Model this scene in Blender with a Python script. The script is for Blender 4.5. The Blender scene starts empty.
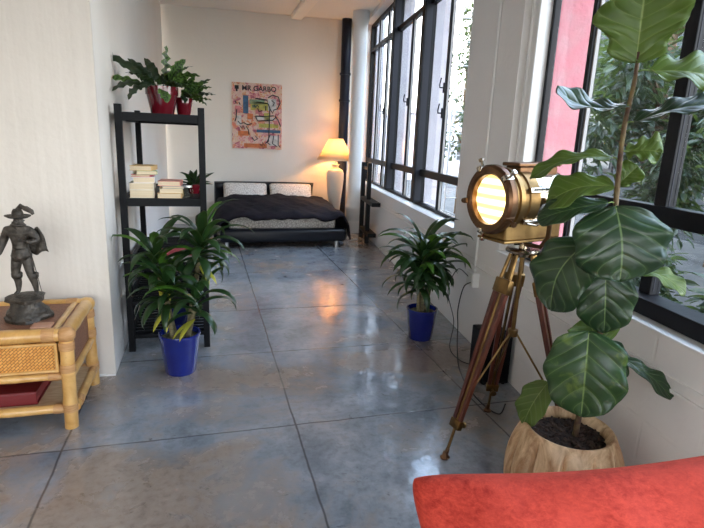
import bpy, bmesh, math, random
from mathutils import Vector as V, Matrix, Euler
random.seed(7)
D = bpy.data; S = bpy.context.scene; COL = S.collection
R = math.radians
# ------------------------------------------------------------------ camera
F, PIT, ROL, YAW = 518.1, R(13.505), R(2.361), R(16.185)
EYE = V((0, 0, 1.6))
FW = V((math.sin(YAW)*math.cos(PIT), math.cos(YAW)*math.cos(PIT), -math.sin(PIT)))
_r = V((math.cos(YAW), -math.sin(YAW), 0)); _u = _r.cross(FW)
RT = _r*math.cos(ROL) + _u*math.sin(ROL); UP = -_r*math.sin(ROL) + _u*math.cos(ROL)
cam = D.cameras.new('camera'); co = D.objects.new('camera', cam); COL.objects.link(co)
cam.sensor_width = 36; cam.lens = F/704*36; cam.clip_start = .02
mw = Matrix((RT, UP, -FW)).transposed().to_4x4(); mw.translation = EYE; co.matrix_world = mw
S.camera = co
def ray(x, y): return FW*F + RT*(x-352) + UP*(264-y)
def at(x, y, P, off=0.0):
    """point seen at x,y on the upright plane through P that faces the camera, off metres farther"""
    P = V(P); n = V((P.x, P.y, 0)).normalized(); d = ray(x, y)
    return EYE + d*((P-EYE).dot(n)+off)/d.dot(n)
WA = R(6.814); WN = V((math.cos(WA), -math.sin(WA), 0)); WD = V((math.sin(WA), math.cos(WA), 0))
def W(c, s, z): return WN*c + WD*s + V((0, 0, z))
WROT = Matrix((WN, WD, V((0, 0, 1)))).transposed().to_4x4()
# ------------------------------------------------------------------ mesh builder
class MB:
    def __init__(s): s.b = bmesh.new(); s.uv = s.b.loops.layers.uv.new('UVMap')
    def box(s, lo, hi, M=None, bev=0.0, seg=2):
        t = bmesh.new(); bmesh.ops.create_cube(t, size=1)
        lo = V(lo); hi = V(hi); c = (lo+hi)/2; d = hi-lo
        for v in t.verts: v.co = V((v.co.x*d.x, v.co.y*d.y, v.co.z*d.z))+c
        if bev: bmesh.ops.bevel(t, geom=t.edges[:], offset=bev, segments=seg, profile=.5, affect='EDGES')
        if M is not None: t.transform(M)
        return s.add(t)
    def add(s, t):
        me = D.meshes.new('t'); t.to_mesh(me); t.free(); s.b.from_mesh(me); D.meshes.remove(me); return s
    def wbox(s, c0, c1, s0, s1, z0, z1, bev=0.0): return s.box((c0, s0, z0), (c1, s1, z1), WROT, bev)
    def cyl(s, p0, p1, r0, r1=None, n=20, cap=True):
        r1 = r0 if r1 is None else r1
        return s.tube([p0, p1], [r0, r1], n, cap)
    def tube(s, pts, r, n=10, cap=True):
        pts = [V(p) for p in pts]; rs = r if isinstance(r, (list, tuple)) else [r]*len(pts)
        rings = []; a = None
        for i, p in enumerate(pts):
            d = (pts[min(i+1, len(pts)-1)]-pts[max(i-1, 0)]).normalized()
            if a is None:
                a = d.orthogonal().normalized()
            else:
                a = (a-d*a.dot(d)).normalized()
            b = d.cross(a)
            rings.append([s.b.verts.new(p+(a*math.cos(t)+b*math.sin(t))*rs[i]) for t in [2*math.pi*k/n for k in range(n)]])
        for A, B in zip(rings, rings[1:]):
            for k in range(n): s.b.faces.new((A[k], A[(k+1) % n], B[(k+1) % n], B[k]))
        if cap: s.b.faces.new(rings[0][::-1]); s.b.faces.new(rings[-1])
        return s
    def lathe(s, prof, c=(0, 0, 0), n=32, axis=None, fn=None):
        c = V(c); ax = V(axis or (0, 0, 1)).normalized(); a = ax.orthogonal().normalized() if axis else V((1, 0, 0)); b = ax.cross(a)
        rings = []
        for (r, z) in prof:
            if r < 1e-5: rings.append([s.b.verts.new(c+ax*z)]); continue
            L = []
            for k in range(n):
                t = 2*math.pi*k/n; rr = r*(fn(t, z) if fn else 1)
                L.append(s.b.verts.new(c+ax*z+(a*math.cos(t)+b*math.sin(t))*rr))
            rings.append(L)
        for A, B in zip(rings, rings[1:]):
            if len(A) == 1 and len(B) == 1: continue
            for k in range(n):
                if len(A) == 1: s.b.faces.new((A[0], B[(k+1) % n], B[k]))
                elif len(B) == 1: s.b.faces.new((A[k], A[(k+1) % n], B[0]))
                else: s.b.faces.new((A[k], A[(k+1) % n], B[(k+1) % n], B[k]))
        return s
    def grid(s, P, thick=None):
        """P[i][j] points; uv u=j, v=i"""
        ni = len(P); nj = len(P[0])
        vs = [[s.b.verts.new(p) for p in row] for row in P]
        for i in range(ni-1):
            for j in range(nj-1):
                f = s.b.faces.new((vs[i][j], vs[i][j+1], vs[i+1][j+1], vs[i+1][j]))
                for l, (a, c) in zip(f.loops, ((i, j), (i, j+1), (i+1, j+1), (i+1, j))):
                    l[s.uv].uv = (c/(nj-1), a/(ni-1))
        return s
ORG = {}
def finish(name, mb, m, parent=None, smooth=False, org=None, bev=0.0, sub=0, solid=0.0, fix=True):
    b = mb.b
    if fix: bmesh.ops.recalc_face_normals(b, faces=b.faces[:])
    if parent is not None: o0 = ORG[parent.name]
    elif org is not None: o0 = V(org)
    else:
        if b.verts:
            xs = [v.co for v in b.verts]
            o0 = V((sum(v.x for v in xs)/len(xs), sum(v.y for v in xs)/len(xs), min(v.z for v in xs)))
        else: o0 = V()
    for v in b.verts: v.co -= o0
    me = D.meshes.new(name); b.to_mesh(me); b.free()
    if smooth:
        for p in me.polygons: p.use_smooth = True
    o = D.objects.new(name, me); COL.objects.link(o); me.materials.append(m)
    if parent is not None: o.parent = parent
    else: o.location = o0
    ORG[o.name] = o0
    if bev:
        k = o.modifiers.new('b', 'BEVEL'); k.width = bev; k.segments = 2; k.limit_method = 'ANGLE'; k.angle_limit = R(40)
    if solid:
        k = o.modifiers.new('s', 'SOLIDIFY'); k.thickness = solid; k.offset = 0
    if sub:
        k = o.modifiers.new('u', 'SUBSURF'); k.levels = sub; k.render_levels = sub
    if smooth == 'auto':
        try:
            for e in me.edges: pass
            me.set_sharp_from_angle(angle=R(35))
        except Exception: pass
    return o
def tag(o, label, cat, group=None):
    o['label'] = label; o['category'] = cat
    if group: o['group'] = group
    return o
def thing(name, loc, label, cat, group=None):
    o = D.objects.new(name, None); COL.objects.link(o); o.location = V(loc); ORG[o.name] = V(loc)
    o.empty_display_size = .1
    return tag(o, label, cat, group)
def struct(name, mb, m, **k):
    o = finish(name, mb, m, **k); o['kind'] = 'structure'; return o
# ------------------------------------------------------------------ materials
def nodes(name):
    m = D.materials.new(name); m.use_nodes = True; nt = m.node_tree
    return m, nt, nt.nodes['Principled BSDF'], nt.links.new
def mat(name, col, rough=.5, metal=0.0, col2=None, vs=4.0, det=4.0, lo=.35, hi=.65, bump=None, stretch=None, emit=None, spec=None, coat=0.0, sheen=0.0, rough2=None):
    m, nt, p, L = nodes(name); N = nt.nodes.new
    p.inputs['Base Color'].default_value = (*col, 1); p.inputs['Roughness'].default_value = rough; p.inputs['Metallic'].default_value = metal
    if spec is not None: p.inputs['Specular IOR Level'].default_value = spec
    if coat: p.inputs['Coat Weight'].default_value = coat; p.inputs['Coat Roughness'].default_value = .1
    if sheen: p.inputs['Sheen Weight'].default_value = sheen; p.inputs['Sheen Roughness'].default_value = .4
    tc = N('ShaderNodeTexCoord'); mp = N('ShaderNodeMapping'); L(tc.outputs['Object'], mp.inputs['Vector'])
    if stretch: mp.inputs['Scale'].default_value = stretch
    if col2 is not None or rough2 is not None:
        n = N('ShaderNodeTexNoise'); n.inputs['Scale'].default_value = vs; n.inputs['Detail'].default_value = det
        L(mp.outputs[0], n.inputs['Vector'])
        r = N('ShaderNodeMapRange'); r.inputs['From Min'].default_value = lo; r.inputs['From Max'].default_value = hi; L(n.outputs['Fac'], r.inputs['Value'])
        if col2 is not None:
            x = N('ShaderNodeMix'); x.data_type = 'RGBA'; x.inputs['A'].default_value = (*col, 1); x.inputs['B'].default_value = (*col2, 1)
            L(r.outputs[0], x.inputs['Factor']); L(x.outputs['Result'], p.inputs['Base Color'])
        if rough2 is not None:
            y = N('ShaderNodeMapRange'); y.inputs['To Min'].default_value = rough; y.inputs['To Max'].default_value = rough2
            L(r.outputs[0], y.inputs['Value']); L(y.outputs[0], p.inputs['Roughness'])
    if bump:
        n = N('ShaderNodeTexNoise'); n.inputs['Scale'].default_value = bump[0]; n.inputs['Detail'].default_value = 5
        L(mp.outputs[0], n.inputs['Vector']); b = N('ShaderNodeBump'); b.inputs['Strength'].default_value = bump[1]; b.inputs['Distance'].default_value = bump[2] if len(bump) > 2 else .01
        L(n.outputs['Fac'], b.inputs['Height']); L(b.outputs[0], p.inputs['Normal'])
    if emit: p.inputs['Emission Color'].default_value = (*emit[0], 1); p.inputs['Emission Strength'].default_value = emit[1]
    return m
def mathn(nt, op, a, b=None, c=None):
    n = nt.nodes.new('ShaderNodeMath'); n.operation = op
    for i, v in enumerate((a, b, c)):
        if v is None: continue
        if isinstance(v, (int, float)): n.inputs[i].default_value = v
        else: nt.links.new(v, n.inputs[i])
    return n.outputs[0]
def mixc(nt, fac, a, b):
    x = nt.nodes.new('ShaderNodeMix'); x.data_type = 'RGBA'
    for k, v in (('Factor', fac), ('A', a), ('B', b)):
        if isinstance(v, tuple): x.inputs[k].default_value = (*v, 1)
        elif isinstance(v, (int, float)): x.inputs[k].default_value = v
        else: nt.links.new(v, x.inputs[k])
    return x.outputs['Result']
def noise(nt, vec, sc, det=4, rough=.5, dist=0):
    n = nt.nodes.new('ShaderNodeTexNoise'); n.inputs['Scale'].default_value = sc; n.inputs['Detail'].default_value = det
    n.inputs['Roughness'].default_value = rough; n.inputs['Distortion'].default_value = dist; nt.links.new(vec, n.inputs['Vector']); return n.outputs['Fac']
def mrange(nt, v, a, b, c=0.0, d=1.0):
    r = nt.nodes.new('ShaderNodeMapRange'); nt.links.new(v, r.inputs['Value'])
    for k, x in zip(('From Min', 'From Max', 'To Min', 'To Max'), (a, b, c, d)): r.inputs[k].default_value = x
    return r.outputs[0]
def wall_mat(name, c1, c2, blocks=False, ripple=0.0):
    m, nt, p, L = nodes(name)
    tc = nt.nodes.new('ShaderNodeTexCoord').outputs['Object']
    f = mrange(nt, noise(nt, tc, 1.3, 5), .3, .7)
    L(mixc(nt, f, c1, c2), p.inputs['Base Color']); p.inputs['Roughness'].default_value = .55
    h = noise(nt, tc, 22, 5)
    b = nt.nodes.new('ShaderNodeBump'); b.inputs['Strength'].default_value = .25; b.inputs['Distance'].default_value = .01; L(h, b.inputs['Height'])
    out = b.outputs[0]
    if ripple:
        mp = nt.nodes.new('ShaderNodeMapping'); mp.inputs['Scale'].default_value = (6, 6, .12); L(tc, mp.inputs['Vector'])
        h2 = noise(nt, mp.outputs[0], 1.0, 3)
        b2 = nt.nodes.new('ShaderNodeBump'); b2.inputs['Strength'].default_value = ripple; b2.inputs['Distance'].default_value = .05; L(h2, b2.inputs['Height']); L(out, b2.inputs['Normal']); out = b2.outputs[0]
    if blocks:
        sx = nt.nodes.new('ShaderNodeSeparateXYZ'); L(tc, sx.inputs[0])
        sv = mathn(nt, 'ADD', mathn(nt, 'MULTIPLY', sx.outputs[0], WD.x), mathn(nt, 'MULTIPLY', sx.outputs[1], WD.y))
        low = mrange(nt, sx.outputs[2], .86, .80)
        cb = nt.nodes.new('ShaderNodeCombineXYZ'); L(sv, cb.inputs[0]); L(sx.outputs[2], cb.inputs[1])
        br = nt.nodes.new('ShaderNodeTexBrick'); L(cb.outputs[0], br.inputs['Vector']); br.inputs['Scale'].default_value = 1
        br.inputs['Brick Width'].default_value = .62; br.inputs['Row Height'].default_value = .217; br.inputs['Mortar Size'].default_value = .009; br.inputs['Mortar Smooth'].default_value = .4
        b3 = nt.nodes.new('ShaderNodeBump'); b3.invert = True; b3.inputs['Strength'].default_value = .22; b3.inputs['Distance'].default_value = .012; L(mathn(nt, 'MULTIPLY', br.outputs['Fac'], low), b3.inputs['Height']); L(out, b3.inputs['Normal']); out = b3.outputs[0]
    L(out, p.inputs['Normal']); return m
M_wall = wall_mat('plaster_white', (.86, .815, .765), (.82, .775, .725), ripple=.3)
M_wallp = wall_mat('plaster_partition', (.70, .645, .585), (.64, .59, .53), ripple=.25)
M_wallb = wall_mat('plaster_back', (.84, .785, .70), (.80, .75, .67), ripple=.05)
M_block = wall_mat('painted_block', (.88, .845, .82), (.82, .79, .765), blocks=True)
M_white = mat('white_paint', (.82, .81, .79), .4, bump=(14, .25))
M_ceil = mat('ceiling_paint', (.76, .73, .68), .8, bump=(8, .3))
M_black = mat('black_metal', (.007, .008, .010), .42, 0, col2=(.012, .013, .016), vs=3, bump=(30, .05), spec=.2)
M_navy = mat('blackened_steel', (.007, .009, .018), .4, .0, col2=(.014, .016, .03), spec=.25)
M_frame = mat('black_window_frame', (.006, .007, .010), .45, col2=(.012, .012, .015), bump=(40, .08), spec=.2)
M_chan = mat('grey_channel', (.030, .032, .042), .5, spec=.2)
M_alu = mat('pale_glazing_bead', (.45, .43, .42), .5)
M_pink = mat('pink_stucco', (.62, .215, .25), .85, col2=(.58, .27, .29), vs=9, bump=(30, .5))
M_fin = mat('pale_stucco', (.72, .70, .76), .85, col2=(.66, .64, .70), vs=5, bump=(30, .3))
# floor
def floor_mat():
    m, nt, p, L = nodes('polished_concrete')
    tc = nt.nodes.new('ShaderNodeTexCoord').outputs['Object']
    sx = nt.nodes.new('ShaderNodeSeparateXYZ'); L(tc, sx.inputs[0]); X, Y = sx.outputs[0], sx.outputs[1]
    big = noise(nt, tc, .9, 6, .62, .6); mid = noise(nt, tc, 3.2, 8, .65, .4); fine = noise(nt, tc, 26, 6, .6)
    base = mixc(nt, mrange(nt, mid, .3, .7), (.155, .175, .205), (.40, .42, .45))
    # brown stains: more of them toward the near left part of the slab and in a band across
    g = mathn(nt, 'MULTIPLY', mrange(nt, Y, 3.1, 1.7), mrange(nt, X, 1.0, -.6))
    band = mathn(nt, 'MULTIPLY', mrange(nt, mathn(nt, 'ABSOLUTE', mathn(nt, 'SUBTRACT', Y, 3.33)), .32, .05), .16)
    st = mathn(nt, 'ADD', mathn(nt, 'ADD', big, mathn(nt, 'MULTIPLY', g, .26)), band)
    st = mrange(nt, mathn(nt, 'ADD', st, mathn(nt, 'MULTIPLY', mathn(nt, 'SUBTRACT', mid, .5), .5)), .50, .66, 0, .85)
    base = mixc(nt, st, base, mixc(nt, mrange(nt, fine, .35, .65), (.19, .125, .085), (.40, .30, .22)))
    dk = mrange(nt, noise(nt, tc, 7, 10, .75, 1.5), .60, .70, 0, .8)
    base = mixc(nt, dk, base, (.045, .04, .038)); base = mixc(nt, mrange(nt, fine, .45, .75, 0, .35), base, (.05, .05, .055)); base = mixc(nt, mrange(nt, noise(nt, tc, 60, 6, .7), .6, .75, 0, .4), base, (.38, .37, .36))
    lt = mrange(nt, noise(nt, tc, 9.3, 8, .7, .8), .66, .72, 0, .35)
    base = mixc(nt, lt, base, (.42, .42, .42))
    wob = mathn(nt, 'MULTIPLY', mathn(nt, 'SUBTRACT', noise(nt, tc, 5, 4), .5), .018)
    def near(vals, C):
        out = None
        for v in vals:
            d = mathn(nt, 'ABSOLUTE', mathn(nt, 'ADD', mathn(nt, 'SUBTRACT', C, v), wob))
            l = mrange(nt, d, .002, .008, 1, 0)
            out = l if out is None else mathn(nt, 'MAXIMUM', out, l)
        return out
    j = mathn(nt, 'MAXIMUM', near((-1.93, -.73, .47, 1.63), X), near((.55, 1.6, 2.64, 3.70, 4.72, 6.1, 7.45), Y))
    base = mixc(nt, mathn(nt, 'MULTIPLY', j, .8), base, (.035, .033, .032)); L(base, p.inputs['Base Color'])
    rg = mathn(nt, 'ADD', mrange(nt, mid, .3, .7, .05, .20), mathn(nt, 'MULTIPLY', st, .22)); L(rg, p.inputs['Roughness'])
    p.inputs['Specular IOR Level'].default_value = .75; p.inputs['Coat Weight'].default_value = .35; p.inputs['Coat Roughness'].default_value = .06
    hh = mathn(nt, 'SUBTRACT', mathn(nt, 'ADD', mathn(nt, 'MULTIPLY', noise(nt, tc, 8, 4), 1.0), mathn(nt, 'MULTIPLY', fine, .12)), mathn(nt, 'MULTIPLY', j, .3))
    b = nt.nodes.new('ShaderNodeBump'); b.inputs['Strength'].default_value = .16; b.inputs['Distance'].default_value = .02; L(hh, b.inputs['Height']); L(b.outputs[0], p.inputs['Normal']); L(b.outputs[0], p.inputs['Coat Normal'])
    return m
M_floor = floor_mat()
def glass_mat(name='window_glass', tint=(.93, .96, .97)):
    m, nt, p, L = nodes(name); nt.nodes.remove(p)
    t = nt.nodes.new('ShaderNodeBsdfTransparent'); t.inputs[0].default_value = (*tint, 1)
    g = nt.nodes.new('ShaderNodeBsdfGlossy'); g.inputs['Roughness'].default_value = .03
    fr = nt.nodes.new('ShaderNodeFresnel'); ge = nt.nodes.new('ShaderNodeNewGeometry'); L(mrange(nt, ge.outputs['Backfacing'], 0, 1, 1.3, 1/1.3), fr.inputs[0])
    x = nt.nodes.new('ShaderNodeMixShader'); L(fr.outputs[0], x.inputs[0]); L(t.outputs[0], x.inputs[1]); L(g.outputs[0], x.inputs[2])
    L(x.outputs[0], nt.nodes['Material Output'].inputs[0]); return m
M_glass = glass_mat()
def leaf_mat(name, dark, light, vein, rough=.35, transl=.3, fiddle=False, stripes=False, spots=None):
    m, nt, p, L = nodes(name)
    uvn = nt.nodes.new('ShaderNodeUVMap').outputs[0]; sx = nt.nodes.new('ShaderNodeSeparateXYZ'); L(uvn, sx.inputs[0]); U, Vv = sx.outputs[0], sx.outputs[1]
    a = mathn(nt, 'ABSOLUTE', mathn(nt, 'SUBTRACT', mathn(nt, 'MULTIPLY', U, 2), 1))
    oc = nt.nodes.new('ShaderNodeTexCoord').outputs['Object']
    base = mixc(nt, mrange(nt, noise(nt, oc, 9, 4), .3, .7), dark, light)
    if fiddle:
        ph = mathn(nt, 'MULTIPLY', mathn(nt, 'SUBTRACT', Vv, mathn(nt, 'MULTIPLY', mathn(nt, 'POWER', a, 1.15), .34)), 5.5)
        fr = mathn(nt, 'ABSOLUTE', mathn(nt, 'SUBTRACT', mathn(nt, 'FRACT', ph), .5))
        base = mixc(nt, mrange(nt, fr, .035, .0, 0, .6), base, vein)
        base = mixc(nt, mrange(nt, fr, .2, .0, 0, .14), base, vein)
        base = mixc(nt, mrange(nt, a, .03, .012), base, vein)
        if spots:
            base = mixc(nt, mrange(nt, noise(nt, oc, 14, 5, .6, .5), .56, .68, 0, .8), base, spots)
        h = mathn(nt, 'ADD', mrange(nt, fr, .22, .0, 0, 1), mrange(nt, a, .12, .0, 0, 1))
        b = nt.nodes.new('ShaderNodeBump'); b.invert = True; b.inputs['Strength'].default_value = .4; b.inputs['Distance'].default_value = .004; L(h, b.inputs['Height']); L(b.outputs[0], p.inputs['Normal'])
    elif stripes:
        ph = mathn(nt, 'MULTIPLY', mathn(nt, 'SUBTRACT', Vv, mathn(nt, 'MULTIPLY', a, .10)), 9.0)
        fr = mathn(nt, 'ABSOLUTE', mathn(nt, 'SUBTRACT', mathn(nt, 'FRACT', ph), .5))
        e = mathn(nt, 'MULTIPLY', mrange(nt, fr, .38, .28), mathn(nt, 'MULTIPLY', mrange(nt, a, .7, .5), mrange(nt, a, .04, .08)))
        base = mixc(nt, e, base, vein)
    else:
        base = mixc(nt, mrange(nt, a, .10, .0, 0, .5), base, vein)
    L(base, p.inputs['Base Color']); p.inputs['Roughness'].default_value = rough
    tr = nt.nodes.new('ShaderNodeBsdfTranslucent'); bc = mixc(nt, .5, base, (.35, .50, .06)); L(bc, tr.inputs[0])
    x = nt.nodes.new('ShaderNodeMixShader'); x.inputs[0].default_value = transl; L(p.outputs[0], x.inputs[1]); L(tr.outputs[0], x.inputs[2]); L(x.outputs[0], nt.nodes['Material Output'].inputs[0])
    return m
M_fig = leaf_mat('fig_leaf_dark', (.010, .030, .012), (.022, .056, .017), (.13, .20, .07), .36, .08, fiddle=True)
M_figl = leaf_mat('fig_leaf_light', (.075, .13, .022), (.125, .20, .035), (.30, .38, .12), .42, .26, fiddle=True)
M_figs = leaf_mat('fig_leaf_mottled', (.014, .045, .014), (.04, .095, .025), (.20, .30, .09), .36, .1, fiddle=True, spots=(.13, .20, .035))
M_dra = leaf_mat('dracaena_leaf', (.007, .024, .008), (.018, .052, .012), (.03, .08, .02), .33, .12)
M_dral = leaf_mat('dracaena_leaf_bright', (.035, .11, .012), (.06, .15, .02), (.09, .18, .03), .32, .22)
M_dray = leaf_mat('yellowed_leaf', (.50, .42, .04), (.35, .38, .05), (.5, .45, .1), .45, .25)
M_cal = leaf_mat('calathea_leaf', (.055, .12, .022), (.09, .17, .035), (.005, .018, .008), .42, .12, stripes=True)
M_cald = leaf_mat('calathea_leaf_dark', (.008, .018, .009), (.016, .034, .014), (.03, .02, .02), .4, .1)
M_tree = leaf_mat('tree_leaf', (.014, .030, .018), (.034, .062, .036), (.05, .08, .04), .4, .2)
M_bark = mat('bark', (.10, .06, .035), .85, col2=(.17, .11, .06), vs=18, bump=(40, .6))
M_figstem = mat('fig_stem', (.07, .032, .02), .75, col2=(.18, .13, .05), vs=22, bump=(50, .6))
M_cane = mat('cane_stem', (.22, .19, .10), .8, col2=(.12, .10, .05), vs=25, stretch=(1, 1, 4), bump=(60, .6))
M_petiole = mat('green_petiole', (.16, .24, .06), .5)
M_soil = mat('potting_soil', (.02, .012, .009), .95, col2=(.06, .035, .025), vs=60, bump=(70, 1.0, .02))
M_blue = mat('cobalt_glaze', (.005, .012, .14), .12, col2=(.008, .02, .20), vs=5, coat=.5)
M_red = mat('red_glaze', (.11, .004, .010), .15, coat=.5)
M_blackp = mat('black_plastic', (.006, .006, .007), .5, spec=.2)
# ------------------------------------------------------------------ room shell
HC = 3.62; LX = -.60; PY = 3.52
struct('floor', MB().box((-4.2, -3.4, -.12), (2.95, 9.95, 0)), M_floor, org=(0, 0, 0))
struct('ceiling', MB().box((-4.2, -3.4, HC), (2.95, 9.95, HC+.15)), M_ceil, org=(0, 0, 0))
struct('wall_left', MB().box((LX-.9, PY+.004, .002), (LX, 9.6, HC-.002)), M_wall, org=(0, 0, 0))
struct('wall_partition', MB().box((-3.9, PY-.02, .002), (LX, PY, HC-.002)), M_wallp, org=(0, 0, 0))
BA = R(4); bd = V((math.cos(BA), -math.sin(BA), 0)); bn = V((math.sin(BA), math.cos(BA), 0)); BP = V((-.6, 9.7, 0))
BROT = Matrix((bd, bn, V((0, 0, 1)))).transposed().to_4x4(); BROT.translation = BP
def Bk(x, d, z): return BP + bd*x + bn*d + V((0, 0, z))
struct('wall_back', MB().box((-.3, 0, .002), (3.55, .2, HC-.002), BROT), M_wallb, org=(0, 0, 0))
struct('wall_far_left', MB().box((-4.1, -3.2, .002), (-3.9, PY-.02, HC-.002)), M_wall, org=(0, 0, 0))
struct('wall_rear', MB().box((-4.1, -3.4, .002), (2.0, -3.2, .2)).box((-4.1, -3.4, 2.7), (2.0, -3.2, HC-.002)).box((-4.1, -3.4, .2), (-3.2, -3.2, 2.7)).box((1.0, -3.4, .2), (2.0, -3.2, 2.7)), M_wall, org=(0, 0, 0))
w3 = D.objects.new('window_3', None); COL.objects.link(w3); w3.location = (-1.1, -3.3, .2); ORG['window_3'] = V((-1.1, -3.3, .2)); w3['kind'] = 'structure'  # unseen rear window, added to let in fill light from behind the camera
f = MB()
for z in (.2, .9, 2.62): f.box((-3.2, -3.34, z), (1.0, -3.28, z+.08))
for x in (-3.2, -2.15, -1.1, -.05, .92): f.box((x, -3.34, .2), (x+.08, -3.28, 2.7))
finish('frame', f, M_frame, w3); finish('pane', MB().box((-3.2, -3.312, .2), (1.0, -3.308, 2.7)), M_glass, w3)
SILL = .85; HD = 3.56; C0 = 1.65; CG = 1.80; C1 = 1.84
J1 = 3.48; J2 = 4.43; JE = 9.62; JS = -2.9
w = MB()
w.wbox(C0, C1, -3.6, 10.05, .002, SILL)
w.wbox(C0, C1, -3.6, 10.05, HD, HC-.002)
w.wbox(C0, C1, J1, J2, SILL, HD); w.wbox(C0, C1, -3.6, JS, SILL, HD); w.wbox(C0, C1, JE, 10.05, SILL, HD)
struct('wall_window', w, M_block, org=(0, 0, 0))
# sills, reveal trim, rail, conduit
struct('trim_1', MB().wbox(C0-.02, CG-.03, JS, J1, SILL, SILL+.012, .004), M_white)
struct('trim_2', MB().wbox(C0-.02, CG-.03, J2, JE, SILL, SILL+.012, .004), M_white)
struct('trim_3', MB().wbox(CG-.10, CG+.01, J1-.115, J1, SILL+.012, HD, .008).wbox(CG-.115, CG-.09, J1-.05, J1-.03, SILL+.012, HD, .004), M_white)
struct('trim_4', MB().wbox(C0-.022, C0, -3.2, 9.6, .640, .655, .004).wbox(C0-.012, C0, -3.2, 9.6, .655, .70, .003), M_block, org=(0, 0, 0))
struct('trim_5', MB().box((0, -.018, .40), (3.2, 0, .43), BROT, .005).box((0, -.014, 0.002), (3.2, 0, .14), BROT, .004), M_wallb)
struct('baseboard_partition', MB().box((-3.9, PY-.032, .002), (LX-.06, PY-.02, .015)).box((LX-.06, PY-.03, .0), (LX, PY-.02, .01)), M_white)
# conduit + outlet on the pier
cd = thing('electrical_conduit', W(C0-.02, 3.84, .6), 'thin white painted conduit running down the grey pier into the outlet box', 'conduit')
finish('pipe', MB().tube([W(C0-.012, 3.84, .60), W(C0-.012, 3.84, HC-.02)], .011, 10), M_white, cd, smooth='auto')
ob = MB().wbox(C0-.055, C0, 3.76, 3.90, .49, .61, .006)
o = finish('outlet_box', ob, M_white, cd)
finish('socket_plate', MB().wbox(C0-.06, C0-.055, 3.775, 3.885, .50, .60, .002), mat('ivory_plastic', (.72, .70, .64), .4), o)
# ceiling beam
struct('trim_6', MB().box((1.50, 2.5, HC-.07), (1.68, 9.5, HC)), M_wallb)
# ------------------------------------------------------------------ windows
def win(n, s0, s1, thick, thin, rail, bot):
    root = D.objects.new('window_%d' % n, None); COL.objects.link(root); root.location = W(CG, (s0+s1)/2, SILL); ORG[root.name] = root.location.copy(); root['kind'] = 'structure'
    f = MB(); zt = HD-.02; G = CG+.012
    f.wbox(CG-.03 if n == 1 else 1.705, CG+.03, s0, s1, SILL+.013, bot); f.wbox(CG-.03, CG+.03, s0, s1, HD-.06, HD)
    f.wbox(CG-.04 if n == 1 else CG-.015, CG+.03, s1-(.05 if n == 1 else .03), s1, bot, zt); f.wbox(CG-.04, CG+.03, s0, s0+.05, bot, zt)
    f.wbox(CG-.035, CG+.03, s0, s1, rail[0], rail[1]); f.wbox(CG-.035, CG+.03, s0, s1, 3.09, 3.15)
    finish('frame', f, M_frame, root, bev=.004)
    for (a, c0, wd) in thick:
        m = MB().wbox(c0, CG+.03, a, a+wd, bot, HD-.06)
        mo = finish('mullion', m, M_frame, root, bev=.004)
        finish('channel', MB().wbox(c0+.02, CG-.01, a-.002, a, bot+.02, HD-.08), M_chan, mo)
    for (a, z1) in thin:
        finish('glazing_bar', MB().wbox(CG-.03, CG+.02, a, a+.035, bot, z1), M_frame, root, bev=.003)
        finish('bead', MB().wbox(CG-.012, CG+.008, a-.012, a, bot, z1), M_alu, root)
    edges = sorted([s0+.05, s1-.05]+[x for a, _, wd in thick for x in (a, a+wd)])
    for a, b in zip(edges[0::2], edges[1::2]):
        for z0, z1 in ((bot, rail[0]), (rail[1], 3.09), (3.15, HD-.06)):
            finish('pane', MB().box((G, a, z0), (G+.004, b, z1), WROT), M_glass, root)
    return root
w1 = win(1, J2, JE, [(7.56, 1.70, .12), (6.03, 1.70, .12)], [(8.92, HD-.05), (8.27, HD-.05), (6.80, 3.1), (5.34, HD-.05)], (1.21, 1.29), .90)
w2 = win(2, JS, 3.365, [(2.10, 1.775, .075), (.55, 1.72, .09), (-.95, 1.72, .09)], [(2.85, HD-.05), (1.32, HD-.05), (-.2, HD-.05), (-1.7, HD-.05)], (1.275, 1.36), .94)
def handle(parent, s, z):
    h = MB().wbox(CG-.05, CG-.03, s, s+.03, z-.05, z+.05, .004).tube([W(CG-.045, s+.015, z), W(CG-.085, s+.015, z), W(CG-.095, s-.01, z+.03), W(CG-.09, s-.03, z+.09)], .007, 8)
    finish('handle', h, M_frame, parent, smooth='auto')
for s_, z_ in ((8.27, 2.05), (6.80, 2.1), (5.34, 2.15), (5.34, 1.9)): handle(w1, s_, z_)
for s_, z_ in ((1.32, 1.42),): handle(w2, s_, z_)
# outside piers of the same building
e = MB()
for s_, c_ in ((9.5, 1.99), (7.58, 1.99), (6.05, 2.03)): e.wbox(CG+.04, c_, s_, s_+.16, -.3, 4.0)
struct('wall_outer_piers', e, M_fin, org=(0, 0, 0))
struct('wall_outer_pink', MB().wbox(CG+.045, 2.12, 3.39, 4.30, -.3, 4.0), M_pink, org=(0, 0, 0))
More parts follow.
